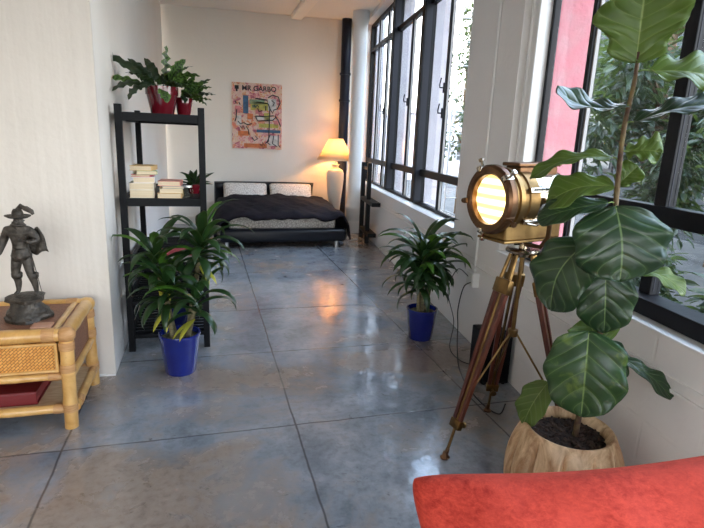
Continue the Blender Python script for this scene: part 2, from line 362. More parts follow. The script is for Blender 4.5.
# outside
struct('ground', MB().box((-30, -40, -.5), (40, 60, -.3)), mat('asphalt', (.045, .047, .05), .9, col2=(.08, .08, .075)), org=(0, 0, 0))
def leafset(mb, P, N, dr, L, w_, cup=.15, bend=.3, nu=3, nv=3):
    """small simple leaf"""
    N = V(N).normalized(); dr = (V(dr)-N*V(dr).dot(N)).normalized(); sd = dr.cross(N)
    rows = []
    for i in range(nv+1):
        t = i/nv; ww = w_*math.sin(math.pi*min(1, .08+t*.92))**.8
        rows.append([V(P)+dr*(t*L)+sd*(ww*(j/nu*2-1)*.5)+N*(-bend*L*t*t+cup*w_*abs(j/nu*2-1)) for j in range(nu+1)])
    mb.grid(rows)
def tree(loc, h, rad, n, label, leafL=.16, zc=.62, m=None, zr=None):
    t = thing('tree', loc, label, 'tree', None); loc = V(loc); rnd = random.Random(int(loc.x*97+loc.y*13))
    tr = MB(); fol = MB()
    tr.tube([loc, loc+V((.05, .02, h*.3)), loc+V((-.04, .05, h*.6)), loc+V((.02, 0, h*.9))], [.11, .09, .06, .02], 8)
    cen = loc+V((0, 0, h*zc)); zr = zr or h*.42
    clumps = []
    for k in range(22):
        d = V((rnd.gauss(0, 1), rnd.gauss(0, 1), rnd.gauss(0, 1))).normalized()*rnd.uniform(.45, .95)
        c = cen+V((d.x*rad, d.y*rad, d.z*zr)); clumps.append(c)
        b0 = loc+V((0, 0, max(.3*h, c.z-loc.z-.5))); b0.z = min(b0.z, loc.z+h*.85)
        tr.tube([b0, (b0+c)/2+V((0, 0, .08)), c], [.03, .018, .006], 5)
    for k in range(n):
        c = rnd.choice(clumps); d = V((rnd.gauss(0, 1), rnd.gauss(0, 1), rnd.gauss(0, 1)))
        P = c+d*rad*.20; N = (V((rnd.gauss(0, .6), rnd.gauss(0, .6), 1))); dr = V((d.x, d.y, d.z-.6))+V((.01, .02, 0))
        leafset(fol, P, N, dr, leafL*rnd.uniform(.7, 1.3), leafL*.42, nu=2, nv=3)
    finish('trunk', tr, M_bark, t, smooth=True); finish('foliage', fol, m or M_tree, t, fix=False)
    return t
for i, (c_, s_, h, rad, n, lb) in enumerate([
    (5.0, 8.9, 4.8, .95, 3400, 'dark leafy tree directly outside the near window beside the pink pier'),
    (4.9, 6.1, 4.6, .95, 4000, 'dense tree outside the near window behind the fig plant'),
    (4.9, 3.3, 4.4, .95, 3600, 'low broad tree outside at the right edge of the near window'),
    (7.5, 7.6, 5.4, 1.1, 3200, 'tall tree standing farther back outside the near window'),
    (5.2, 13.8, 5.4, .62, 900, 'sparse sunlit tree seen through the right bay of the far window')]):
    p_ = W(c_, s_, -.3); tree(p_, h, rad, n, lb)
for c_, s_, lb in ((3.0, 4.0, 'low dark hedge shrub outside the right half of the near window'), (3.0, 5.6, 'low dark hedge shrub outside beside the pink pier'), (3.0, 2.4, 'low dark hedge shrub outside at the right edge of the near window')):
    h_ = tree(W(c_, s_, -.3), 1.4, .42, 1800, lb, leafL=.12, zc=.5, zr=.6); h_.name = 'hedge_shrub'; h_['category'] = 'shrub'
# pale building beyond the far window
bl = thing('apartment_building', W(9, 26, -.3), 'pale building beyond the trees outside the far window', 'building')
finish('wall', MB().wbox(6.6, 16, 26, 34, -.3, 3.0), M_fin, bl)
finish('roof', MB().wbox(6.4, 16.2, 25.8, 34.2, 3.0, 3.25), M_white, bl)
M_dg = mat('dark_glass', (.03, .04, .05), .1)
for k in range(4): finish('window', MB().wbox(7.4+k*2.1, 8.5+k*2.1, 25.96, 25.999, .8, 2.2), M_dg, bl)
bd2 = thing('concrete_building', W(9.7, 9, -.3), 'dark grey concrete building behind the trees outside the near window', 'building')
M_dk = mat('dark_concrete', (.022, .026, .030), .9, col2=(.045, .05, .055), vs=1.5, bump=(10, .3))
finish('wall', MB().wbox(9.2, 11.5, 3.0, 15.5, -.3, 6.2), M_dk, bd2)
for k in range(4):
    fo_ = finish('window', MB().wbox(9.15, 9.2, 4.0+k*3.0, 5.6+k*3.0, 1.0, 3.0), M_frame, bd2)
    finish('pane', MB().wbox(9.135, 9.15, 4.1+k*3.0, 5.5+k*3.0, 1.1, 2.9), D.materials['dark_glass'], fo_)
# steel fence lines outside far window
fe = thing('wire_fence', W(4.0, 11.5, -.3), 'grey wire mesh screen outside the far window', 'fence')
fm = MB()
for k in range(10): fm.tube([W(4.0, 11.5, k*.48-.1), W(5.2, 11.5, k*.48-.1)], .012, 6)
finish('wire', fm, M_alu, fe)
for k in range(3): finish('post', MB().tube([W(4.0+k*.6, 11.5, -.3), W(4.0+k*.6, 11.5, 4.4)], .025, 8), M_alu, fe)
# ------------------------------------------------------------------ far corner: pipe + round column
pp = thing('black_pipe', (2.455, 9.38, 0), 'tall dark blue-black steel pipe from floor to ceiling in the far corner', 'pipe')
finish('pipe', MB().tube([(2.455, 9.38, 0), (2.455, 9.38, HC)], .085, 20), M_navy, pp, smooth='auto')
for z in (.02, 2.25, 2.7): finish('collar', MB().tube([(2.455, 9.38, z), (2.455, 9.38, z+.035)], .10, 20), M_navy, pp, smooth='auto')
rc = MB(); cc = W(1.47, 9.0, 0)
rc.lathe([(0, 0), (.155, 0), (.16, .14), (.15, .19), (.135, .21), (.13, .38), (.145, .41), (.15, .45), (.135, .48), (.12, .53), (.115, 3.4), (.14, 3.5), (.14, HC), (0, HC)], cc, 28)
tag(finish('round_column', rc, M_white, smooth='auto', org=cc), 'white round plaster column with moulded rings near its base, in the far corner by the window', 'column')
# black ladder-like stand by the far window
st = thing('ladder_stand', (2.60, 7.8, 0), 'narrow black wooden stand with two posts and rungs under the far window', 'stand')
def Ws(c, s, z): return W(c, s, z)
for (s_, zt) in ((7.98, 1.26), (8.50, 1.25)):
    finish('post', MB().wbox(1.50, 1.565, s_-.035, s_+.035, 0, zt, .004), M_black, st)
for z in (.14, .64):
    finish('shelf', MB().wbox(1.50, 1.63, 7.50 if z > .3 else 7.72, 8.535, z, z+.06, .004), M_black, st)
finish('rung', MB().wbox(1.52, 1.545, 8.0, 8.48, 1.14, 1.19, .004), M_black, st)
# ------------------------------------------------------------------ bed
bx0, bx1, by0, by1 = .20, 2.06, 7.45, 9.50
bed = thing('platform_bed', (1.12, 8.45, 0), 'low black leather platform bed with curved headboard against the far wall', 'bed')
def brot(x, y, z): return V((x, y-(x-1.12)*.03*((y-7.45)/2), z))
M_leather = mat('black_leather', (.005, .006, .010), .36, bump=(30, .15), spec=.35)
fr = MB()
fr.box((bx0, by0, .09), (bx1, by0+.16, .285), bev=.05, seg=4)
finish('foot_rail', fr, M_leather, bed, smooth='auto')
for x in (bx0, bx1-.12): finish('side_rail', MB().box((x, by0+.14, .09), (x+.12, by1-.1, .30), bev=.04, seg=3), M_leather, bed, smooth='auto')
finish('bed_base', MB().box((bx0+.11, by0+.1, .19), (bx1-.11, by1-.16, .25)), M_leather, bed)
hb = MB(); rows = []
for k in range(2):
    pass
prof = [(.10, 0.0), (.35, .0), (.55, -.02), (.70, -.05), (.79, -.11)]
for (z, dy) in prof: rows.append([(bx0-.02+i/16*(bx1-bx0-.16), by1-.12+dy-.10*abs(i/8-1)**3, z) for i in range(17)])
hb.grid(rows)
finish('headboard', hb, M_leather, bed, smooth=True, solid=.09)
for x in (bx0+.1, bx1-.14):
    for y in (by0+.07, by1-.25): finish('leg', MB().tube([(x, y, 0), (x, y, .10)], .028, 14), mat('brushed_steel', (.6, .6, .6), .3, 1) if 'brushed_steel' not in D.materials else D.materials['brushed_steel'], bed, smooth='auto')
def fabric_pattern(name, c1, c2, sc):
    m, nt, p, L = nodes(name); tc = nt.nodes.new('ShaderNodeTexCoord').outputs['Object']
    vo = nt.nodes.new('ShaderNodeTexVoronoi'); vo.feature = 'DISTANCE_TO_EDGE'; vo.inputs['Scale'].default_value = sc; L(tc, vo.inputs['Vector'])
    L(mixc(nt, mrange(nt, vo.outputs['Distance'], .04, .10), c2, c1), p.inputs['Base Color']); p.inputs['Roughness'].default_value = .85
    return m
M_sheet = fabric_pattern('patterned_sheet', (.74, .69, .62), (.42, .36, .31), 30)
tag(finish('mattress', MB().box((bx0+.125, by0+.165, .251), (bx1-.125, by1-.27, .455), bev=.06, seg=4), M_sheet, smooth='auto'), 'mattress in a white patterned sheet lying in the black bed frame', 'mattress')
M_duvet = mat('black_duvet', (.006, .005, .008), .85, col2=(.014, .010, .014), vs=6, bump=(9, .5, .03), spec=.15)
rows = []; rnd = random.Random(3)
NX, NY = 40, 30
for j in range(NY+1):
    v = j/NY; y = by0-.03+v*1.58; row = []
    for i in range(NX+1):
        u = i/NX*2-1; half = (bx1-bx0)/2-.02; x = 1.12+u*(half+.07)
        z = .49+.12*math.sin(min(1, v*1.1)*math.pi*.5)*(1-abs(u)**3*.6)
        z += .012*math.sin(u*9+v*7)+.008*math.sin(u*17-v*13)+.006*math.sin(u*31+v*23)
        if v < .10: z -= (1-v/.10)**2*.045+.02*math.sin(u*12)*(1-v/.1)
        if abs(u) > .90:
            k = (abs(u)-.90)/.10; z -= k**1.3*(.26 if u < 0 else .33); x = 1.12+math.copysign(half*.965+.115*k**.5, u)
        row.append((x, y+(.02*math.sin(u*8) if j == 0 else 0), z))
    rows.append(row)
dv = finish('duvet', MB().grid(rows), M_duvet, smooth=True, solid=.03)
tag(dv, 'rumpled black duvet spread over the mattress and hanging down its right side', 'duvet')
finish('lining_corner', MB().grid([[(2.085, 7.55, .12), (2.10, 7.62, .11), (2.08, 7.70, .14)], [(2.09, 7.55, .2), (2.12, 7.62, .21), (2.09, 7.70, .22)], [(2.08, 7.56, .26), (2.09, 7.62, .27), (2.085, 7.68, .26)]]), M_sheet, dv, smooth=True, solid=.01)['label'] = 'white patterned lining showing at the duvet corner'
def pillow_mesh(mb, c, ax, ay, n, a, b, th, pw=.55, res=20, pinch=.06, wr=None):
    """superellipse cushion, c centre, ax ay unit in-plane axes, n normal, half sizes a b, half thickness th"""
    c, ax, ay, n = V(c), V(ax), V(ay), V(n)
    for sgn in (1, -1):
        rows = []
        for j in range(res+1):
            v = j/res*2-1; row = []
            for i in range(res+1):
                u = i/res*2-1
                k = max(0, (1-u*u))*max(0, (1-v*v)); h = th*k**pw
                fx = 1-pinch*(1-u*u)*0; cr = 1-.10*(abs(u)**5)*(abs(v)**5); px = cr*u*a*(1-pinch*(1-v*v)); py = cr*v*b*(1-pinch*(1-u*u))
                if wr: h += wr(u, v)*k**.3
                row.append(c+ax*px+ay*py+n*(h*sgn))
            rows.append(row if sgn > 0 else row[::-1])
        mb.grid(rows)
    bmesh.ops.remove_doubles(mb.b, verts=mb.b.verts[:], dist=.0005)
for i, (x, lb) in enumerate(((.68, 'left pillow in white diamond patterned case at the head of the bed'), (1.46, 'right pillow in white diamond patterned case at the head of the bed'))):
    mb = MB(); n = V((.0, -.80, .6)).normalized(); ax = V((1, -.03, 0)).normalized()
    pillow_mesh(mb, (x, 9.06-(x-1.1)*.03, .645), ax, n.cross(ax), n, .385, .20, .085)
    tag(finish('pillow', mb, M_sheet, smooth=True), lb, 'pillow', 'pillows on the bed')
# ------------------------------------------------------------------ painting
def paint_mat():
    m, nt, p, L = nodes('abstract_paint'); tc = nt.nodes.new('ShaderNodeTexCoord').outputs['Object']
    a = noise(nt, tc, 8, 9, .74, 1.5); r = nt.nodes.new('ShaderNodeValToRGB'); L(a, r.inputs[0]); e = r.color_ramp.elements
    e[0].position = .36; e[0].color = (.10, .05, .10, 1); e[1].position = .66; e[1].color = (.70, .55, .20, 1)
    for pos, c in ((.41, (.45, .10, .14, 1)), (.45, (.72, .32, .30, 1)), (.485, (.74, .60, .50, 1)), (.515, (.72, .40, .30, 1)), (.55, (.74, .64, .50, 1)), (.58, (.70, .24, .07, 1)), (.61, (.62, .15, .16, 1))):
        q = e.new(pos); q.color = c
    vo = nt.nodes.new('ShaderNodeTexVoronoi'); vo.inputs['Scale'].default_value = 15; L(tc, vo.inputs['Vector'])
    sc = nt.nodes.new('ShaderNodeSeparateColor'); L(vo.outputs['Color'], sc.inputs[0])
    L(mathn(nt, 'ADD', mathn(nt, 'MULTIPLY', a, .45), mrange(nt, sc.outputs[0], 0, 1, .19, .38)), r.inputs[0])
    cc_ = mixc(nt, mrange(nt, noise(nt, tc, 38, 4, .7, 2), .60, .68, 0, .85), r.outputs[0], (.03, .02, .04))
    L(cc_, p.inputs['Base Color']); p.inputs['Roughness'].default_value = .6
    return m
pt = thing('abstract_painting', Bk(1.54, -.02, 1.37), 'unframed colourful abstract canvas with scrawled letters hung on the far wall', 'painting')
PX0, PX1, PZ0, PZ1 = 1.105, 1.965, 1.37, 2.48
def pbox(mb, x0, x1, z0, z1, d=.004): return mb.box((PX0+x0, -.030-d, PZ0+z0), (PX0+x1, -.028, PZ0+z1), BROT)
finish('canvas', MB().box((PX0, -.028, PZ0), (PX1, -.001, PZ1), BROT), paint_mat(), pt)
pc = lambda n, c: mat(n, c, .6, col2=tuple(x*.6 for x in c), vs=14)
for nm, c, rects in (
    ('blue_block', (.05, .13, .24), ((.19, .28, .60, .90), (.42, .84, .285, .335))),
    ('yellow_block', (.62, .55, .12), ((.32, .62, .66, .80), (.46, .80, .37, .44), (.55, .66, .50, .62))),
    ('green_block', (.25, .36, .22), ((.30, .56, .76, .84), (.34, .42, .70, .75))),
    ('white_block', (.75, .72, .68), ((.42, .74, .50, .55), (.62, .76, .66, .86), (.64, .82, .06, .24), (.08, .16, .40, .56))),
    ('orange_block', (.72, .20, .06), ((.20, .60, .02, .09), (.10, .28, .22, .30), (.26, .36, .50, .60))),
    ('pink_block', (.72, .25, .26), ((.40, .52, .60, .70), (.72, .80, .42, .50), (.05, .14, .60, .72)))):
    pm = pc(nm, c)
    for q in rects: finish(nm, pbox(MB(), *q), pm, pt)
mb = MB(); M_ink = mat('black_paint', (.015, .015, .02), .6)
def stroke(pts, r=.007): mb.tube([Bk(PX0+x, -.034, PZ0+z) for x, z in pts], r, 6)
for pts in ([(.40, .86), (.60, .84), (.62, .78), (.42, .80)], [(.62, .88), (.70, .93), (.80, .90), (.83, .80), (.78, .70), (.72, .68), (.70, .62), (.66, .68), (.62, .78)], [(.68, .84), (.73, .80), (.70, .74)],
            [(.40, .56), (.44, .48), (.56, .49), (.70, .50), (.76, .56)], [(.40, .56), (.55, .56), (.72, .58)], [(.65, .70), (.64, .40), (.63, .14), (.57, .10)], [(.74, .58), (.80, .50), (.84, .40)],
            [(.72, .24), (.70, .10), (.78, .05)], [(.80, .26), (.80, .08), (.84, .04)], [(.66, .25), (.60, .12), (.66, .08)], [(.10, .46), (.14, .42), (.20, .44), (.26, .41), (.34, .43)],
            [(.14, .38), (.17, .34), (.19, .39), (.22, .33), (.24, .38), (.28, .32), (.29, .24)], [(.44, .70), (.46, .64), (.52, .66)], [(.38, .74), (.41, .71), (.43, .75), (.46, .71)],
            [(.58, .66), (.58, .74)], [(.34, .20), (.38, .14), (.44, .18), (.40, .22)], [(.05, .80), (.08, .76)], [(.12, .78), (.14, .74)], [(.48, .08), (.52, .05), (.52, .12), (.56, .06)], [(.04, .02), (.84, .0)][:1]*2 if False else [(.08, .66), (.07, .52), (.05, .46)]):
    stroke(pts, .009)
finish('black_strokes', mb, M_ink, pt, smooth=True)
def text_obj(name, body, size, M, m, parent, ext=.001):
    cu = D.curves.new(name, 'FONT'); cu.body = body; cu.size = size; cu.extrude = ext; cu.align_x = 'LEFT'; cu.offset = .0025
    t = D.objects.new('tmp', cu); COL.objects.link(t); bpy.context.view_layer.update()
    me = D.meshes.new_from_object(t); D.objects.remove(t)
    me.transform(M); me.transform(Matrix.Translation(-ORG[parent.name])); me.materials.clear(); me.materials.append(m)
    o = D.objects.new(name, me); COL.objects.link(o); o.parent = parent; ORG[o.name] = ORG[parent.name]; return o
text_obj('lettering', 'MR GARBO', .115, BROT @ Matrix.Translation((PX0+.17, -.034, PZ1-.125)) @ Matrix.Rotation(R(90), 4, 'X') @ Matrix.Diagonal((1.02, 1, 1, 1)), M_ink, pt)
mb = MB(); pbox(mb, .05, .12, 1.0, 1.06); pbox(mb, .07, .10, .96, 1.02); finish('crown_mark', mb, M_ink, pt)
# ------------------------------------------------------------------ floor lamp
lp = V((2.26, 9.10, 0))
lamp = thing('floor_lamp', lp, 'tall white tapered vase lamp with glowing cream shade beside the bed', 'lamp')
finish('vase_base', MB().lathe([(0, 0), (.085, 0), (.09, .03), (.08, .06), (.09, .25), (.13, .65), (.155, .90), (.155, 1.0), (.13, 1.06), (.06, 1.10), (.05, 1.12), (.075, 1.16), (0, 1.165)], lp, 32), mat('ribbed_ceramic', (.66, .63, .58), .5, bump=(3, .2)), lamp, smooth='auto')
finish('pole', MB().tube([lp+V((0, 0, 1.16)), lp+V((0, 0, 1.32))], .012, 10), D.materials['brushed_steel'], lamp)
def shade_mat():
    m, nt, p, L = nodes('lamp_shade'); nt.nodes.remove(p)
    d = nt.nodes.new('ShaderNodeBsdfDiffuse'); d.inputs[0].default_value = (.85, .72, .52, 1)
    t = nt.nodes.new('ShaderNodeBsdfTranslucent'); t.inputs[0].default_value = (.95, .80, .55, 1)
    x = nt.nodes.new('ShaderNodeMixShader'); x.inputs[0].default_value = .5; L(d.outputs[0], x.inputs[1]); L(t.outputs[0], x.inputs[2]); L(x.outputs[0], nt.nodes['Material Output'].inputs[0]); return m
finish('lamp_shade', MB().lathe([(.33, 1.235), (.225, 1.41), (.12, 1.60)], lp, 40, fn=lambda t, z: 1+.012*math.cos(8*t)), shade_mat(), lamp, smooth=True, solid=.003)
M_st = mat('shade_trim', (.8, .62, .4), .7)
for pr_ in ([(.330, 1.23), (.338, 1.23), (.334, 1.245), (.327, 1.245), (.330, 1.23)], [(.118, 1.595), (.125, 1.595), (.123, 1.608), (.117, 1.608), (.118, 1.595)]):
    finish('shade_trim', MB().lathe(pr_, lp, 40), M_st, lamp, smooth=True)
finish('bulb', MB().lathe([(0, 1.30), (.02, 1.31), (.035, 1.36), (.03, 1.40), (0, 1.42)], lp, 16), mat('bulb_glow', (1, .7, .35), .5, emit=((1, .62, .25), 12)), lamp, smooth=True)
def light(name, kind, loc, col, e, size=.05, rot=None, **k):
    l = D.lights.new(name, kind); l.color = col; l.energy = e
    if kind == 'POINT': l.shadow_soft_size = size
    for a, b in k.items(): setattr(l, a, b)
    o = D.objects.new(name, l); COL.objects.link(o); o.location = loc
    if rot: o.rotation_euler = rot
    return o
light('lamp_bulb_light', 'POINT', lp+V((0, 0, 1.45)), (1, .50, .18), 17, .05)
# ------------------------------------------------------------------ plants helper
def strap(mb, base, az, L, wd, rise, droop, nv=9, twist=0.0, nu=2):
    """arching strap leaf"""
    h = V((math.cos(az), math.sin(az), 0)); sd = V((-math.sin(az), math.cos(az), 0)); rows = []; p = V(base); ang = rise
    for i in range(nv+1):
        t = i/nv; d = h*math.cos(ang)+V((0, 0, math.sin(ang)))
        ww = wd*(.45+.55*min(1, t*3.5))*(1-max(0, (t-.55)/.45)**1.8) + .001
        nn = sd.cross(d); s2 = sd*math.cos(twist*t)+nn*math.sin(twist*t)
        rows.append([p+s2*(ww*(j/nu*2-1)*.5)-nn*(-.22*ww*abs(j/nu*2-1)) for j in range(nu+1)])
        p = p+d*(L/nv); ang -= droop/nv*(.5+1.0*t)
    mb.grid(rows)
def tidy(mb):
    for v in mb.b.verts:
        c_ = v.co.dot(WN)
        if c_ > 1.60 and v.co.y < 6: v.co -= WN*(c_-1.60-.02*random.random()*0)
        if v.co.x < LX+.012: v.co.x = LX+.012
    return mb
def dracaena(loc, canes, label, potr, poth, seed, group='potted dracaenas in blue pots', lscale=1.0, wscale=1.0):
    loc = V(loc); rnd = random.Random(seed); t = thing('potted_dracaena', loc, label, 'plant', group)
    pr = [(0, 0), (potr*.72, 0), (potr*.76, .01), (potr*.90, poth*.6), (potr, poth-.02), (potr*1.02, poth-.01), (potr*1.01, poth), (potr*.93, poth), (potr*.90, poth-.05), (0, poth-.05)]
    finish('pot', MB().lathe(pr, loc, 40), M_blue, t, smooth='auto')
    so = MB().lathe([(potr*.91, poth-.035), (potr*.5, poth-.028), (0, poth-.022)], loc, 24); finish('soil', so, mat('mossy_soil', (.10, .09, .04), .95, col2=(.20, .19, .09), vs=40, bump=(60, .9)) if 'mossy_soil' not in D.materials else D.materials['mossy_soil'], t)
    fd, fb, fy = MB(), MB(), MB()
    for (dx, dy, h, n, lean) in canes:
        b0 = loc+V((dx, dy, poth-.05)); top = loc+V((dx+lean[0], dy+lean[1], h))
        pts = [b0+(top-b0)*(k/10) for k in range(11)]
        finish('cane', MB().tube(pts, [.016+.002*(k % 2) for k in range(11)], 8), M_cane, t, smooth=True)
        for k in range(n):
            f = k/n; az = k*2.4+rnd.uniform(-.3, .3); rise = 1.35-1.35*f+rnd.uniform(-.15, .15)
            base = top+(top-b0).normalized()*(.10*(1-f)-.03*f)*1.2
            L = lscale*rnd.uniform(.30, .42)*(.75+.25*math.sin(math.pi*min(1, f+.35)))
            tgt = fd if rnd.random() > (.25-.2*f) else fb
            strap(tgt, base, az, L, wscale*rnd.uniform(.040, .052), rise, 1.9+.7*f+rnd.uniform(-.3, .4), twist=rnd.uniform(-.5, .5))
        for k in range(2 if seed == 1 else 0):
            az = rnd.uniform(3.6, 5.8); strap(fy, top-V((0, 0, .06)), az, .20, .035, -.2, 1.2); o_ = finish('yellowed_leaf', tidy(fy), M_dray, t, smooth=True, fix=False); o_['label'] = 'yellowed drooping leaf'; fy = MB()
    finish('foliage', tidy(fd), M_dra, t, smooth=True, fix=False)
    if len(fb.b.verts): finish('bright_foliage', tidy(fb), M_dral, t, smooth=True, fix=False)['label'] = 'brighter young green leaves'
    return t
dracaena((-.185, 3.49, 0), [(.045, .02, .80, 30, (.10, .02)), (-.045, 0, .52, 26, (-.02, -.03)), (-.03, .05, .68, 20, (-.09, .05)), (.05, -.03, .46, 14, (.05, -.05))], 'bushy dracaena with yellowed leaves in a cobalt blue pot before the black shelving', .135, .285, 1, lscale=1.1, wscale=1.3)
dracaena((1.72, 3.78, 0), [(0, 0, .62, 40, (-.02, 0)), (.04, .03, .54, 26, (.05, .02)), (-.04, -.02, .46, 18, (-.02, -.02))], 'spreading dracaena with long arching leaves in a blue pot by the window wall', .128, .265, 5, lscale=1.25, wscale=1.45)
# ------------------------------------------------------------------ shelving rack
rk = thing('shelving_unit', (-.27, 4.5, 0), 'tall open black metal shelving unit against the left wall', 'shelf')
RX0, RX1, RY0, RY1, RH = -.565, .015, 3.88, 5.05, 1.74
M_post = mat('charcoal_post', (.005, .0055, .007), .5, col2=(.009, .0095, .011), bump=(30, .05), spec=.12)
for x in (RX0, RX1-.045):
    for y in (RY0, RY1-.045): finish('post', MB().box((x, y, 0), (x+.045, y+.045, RH+.03), bev=.003), M_post, rk)
for z in (1.665, 1.085):
    m_ = MB().box((RX0+.01, RY0+.006, z), (RX1-.01, RY0+.04, z+.055)).box((RX0+.01, RY1-.04, z), (RX1-.01, RY1-.006, z+.055)).box((RX0+.006, RY0+.04, z), (RX0+.03, RY1-.04, z+.055)).box((RX1-.03, RY0+.04, z), (RX1-.006, RY1-.04, z+.055))
    m_.box((RX0+.03, RY0+.04, z+.03), (RX1-.03, RY1-.04, z+.05))
    finish('shelf', m_, M_post, rk)
for z in (.62, .36, .10):
    m_ = MB().box((RX0+.01, RY0+.006, z), (RX1-.01, RY0+.035, z+.03)).box((RX0+.01, RY1-.035, z), (RX1-.01, RY1-.006, z+.03)).box((RX0+.006, RY0+.035, z), (RX0+.03, RY1-.035, z+.03)).box((RX1-.03, RY0+.035, z), (RX1-.006, RY1-.035, z+.03))
    for k in range(16): m_.box((RX0+.02, RY0+.08+k*.068, z+.012), (RX1-.02, RY0+.10+k*.068, z+.026))
    finish('slatted_shelf', m_, M_post, rk)
# side ladder bars
for x in (RX0+.01, RX1-.03):
    m_ = MB()
    for k in range(6): m_.box((x, RY0+.04, .18+k*.075), (x+.012, RY1-.04, .192+k*.075))
    finish('side_bars', m_, M_post, rk)
# books
paper = mat('book_pages', (.74, .62, .44), .8, col2=(.62, .50, .34), vs=3, stretch=(1, 1, 90))
def book(x, y, z, lx, ly, h, col, rot, label, name='book'):
    t = thing(name, (x, y, z), label, 'book', 'books stacked on the second shelf' if z > .9 else None); M_ = Matrix.Translation((x, y, z)) @ Matrix.Rotation(rot, 4, 'Z')
    cm = mat('book_cover', col, .45)
    c = MB().box((-lx/2, -ly/2, 0), (lx/2, ly/2, .003), M_).box((-lx/2, -ly/2, h-.003), (lx/2, ly/2, h), M_).box((lx/2-.004, -ly/2, .003), (lx/2, ly/2, h-.003), M_)
    finish('cover', c, cm, t); finish('pages', MB().box((-lx/2+.004, -ly/2+.004, .003), (lx/2-.004, ly/2-.004, h-.003), M_), paper, t)
SZ = 1.136
zz = SZ
for lx, ly, h, col, dx, rot, lb in ((.165, .22, .048, (.70, .62, .50), 0, .05, 'thick cream paperback at the bottom of the taller book stack'),
    (.165, .22, .040, (.76, .70, .60), .002, .02, 'cream paperback second from the bottom of the taller book stack'),
    (.145, .20, .034, (.80, .72, .72), .012, .1, 'white and pink paperback third up in the taller book stack'),
    (.13, .19, .014, (.55, .12, .14), .01, -.1, 'thin red-covered book in the middle of the taller book stack'),
    (.14, .20, .022, (.30, .40, .22), .02, .25, 'slim green-covered book second from the top of the taller stack'),
    (.15, .20, .028, (.62, .38, .14), .015, -.12, 'tan book with pink end lying on top of the taller stack')):
    h *= 1.18; book(-.43+dx, 4.06, zz, lx, ly, h, col, rot, lb); zz += h+.001
zz = SZ
for lx, ly, h, col, dx, rot, lb in ((.165, .22, .034, (.60, .36, .14), 0, -.05, 'orange-brown book at the bottom of the shorter book stack'),
    (.160, .21, .028, (.72, .60, .36), .002, .05, 'pale yellow book in the middle of the shorter book stack'),
    (.15, .20, .016, (.35, .33, .33), .01, .12, 'thin grey book near the top of the shorter book stack'),
    (.155, .20, .030, (.70, .28, .22), .0, -.06, 'book with a red spot lying on top of the shorter stack')):
    h *= 1.1; book(-.235+dx, 4.04, zz, lx, ly, h, col, rot, lb); zz += h+.001
jar = thing('glass_jar', (-.115, 4.05, SZ), 'small round clear glass jar right of the shorter book stack', 'jar')
finish('body', MB().lathe([(0, 0), (.03, 0), (.036, .01), (.036, .05), (.028, .065), (.028, .075)], (-.115, 4.05, SZ), 20), glass_mat('jar_glass', (.85, .88, .86)), jar, smooth=True)
finish('lid', MB().lathe([(0, .085), (.03, .085), (.031, .072), (0, .072)], (-.115, 4.05, SZ), 20), D.materials['brushed_steel'], jar)
# small plant on the second shelf
def smallplant(name, loc, potr, poth, leaves, label, mats, spread, L, wd, kind, seed, group=None):
    loc = V(loc); t = thing(name, loc, label, 'plant', group); rnd = random.Random(seed)
    finish('pot', MB().lathe([(0, 0), (potr*.70, 0), (potr*.93, poth*.68), (potr*.94, poth*.70), (potr, poth*.70), (potr*1.02, poth), (potr*.92, poth), (potr*.9, poth*.85), (0, poth*.85)], loc, 32), M_red, t, smooth='auto')
    finish('soil', MB().lathe([(potr*.9, poth*.88), (0, poth*.9)], loc, 20), M_soil, t)
    for mi, m_ in enumerate(mats):
        fm_ = MB()
        for k in range(leaves):
            if k % len(mats) != mi: continue
            az = k*2.4+rnd.uniform(-.4, .4); f = k/leaves
            b = loc+V((rnd.uniform(-.4, .4)*potr, rnd.uniform(-.4, .4)*potr, poth*.9))
            strap(fm_, b, az, L*rnd.uniform(.75, 1.25), wd*rnd.uniform(.8, 1.2), 1.45-1.1*f+rnd.uniform(-.2, .2), spread*rnd.uniform(.7, 1.2), nv=10, twist=rnd.uniform(-.8, .8), nu=4)
        finish('foliage', fm_, m_, t, smooth=True, fix=False)
    return t
smallplant('potted_plant', (-.075, 4.30, SZ), .055, .075, 22, 'small dark plant in a dark red pot at the right end of the second shelf', [M_cald, M_dra], 1.2, .15, .035, 0, 3)
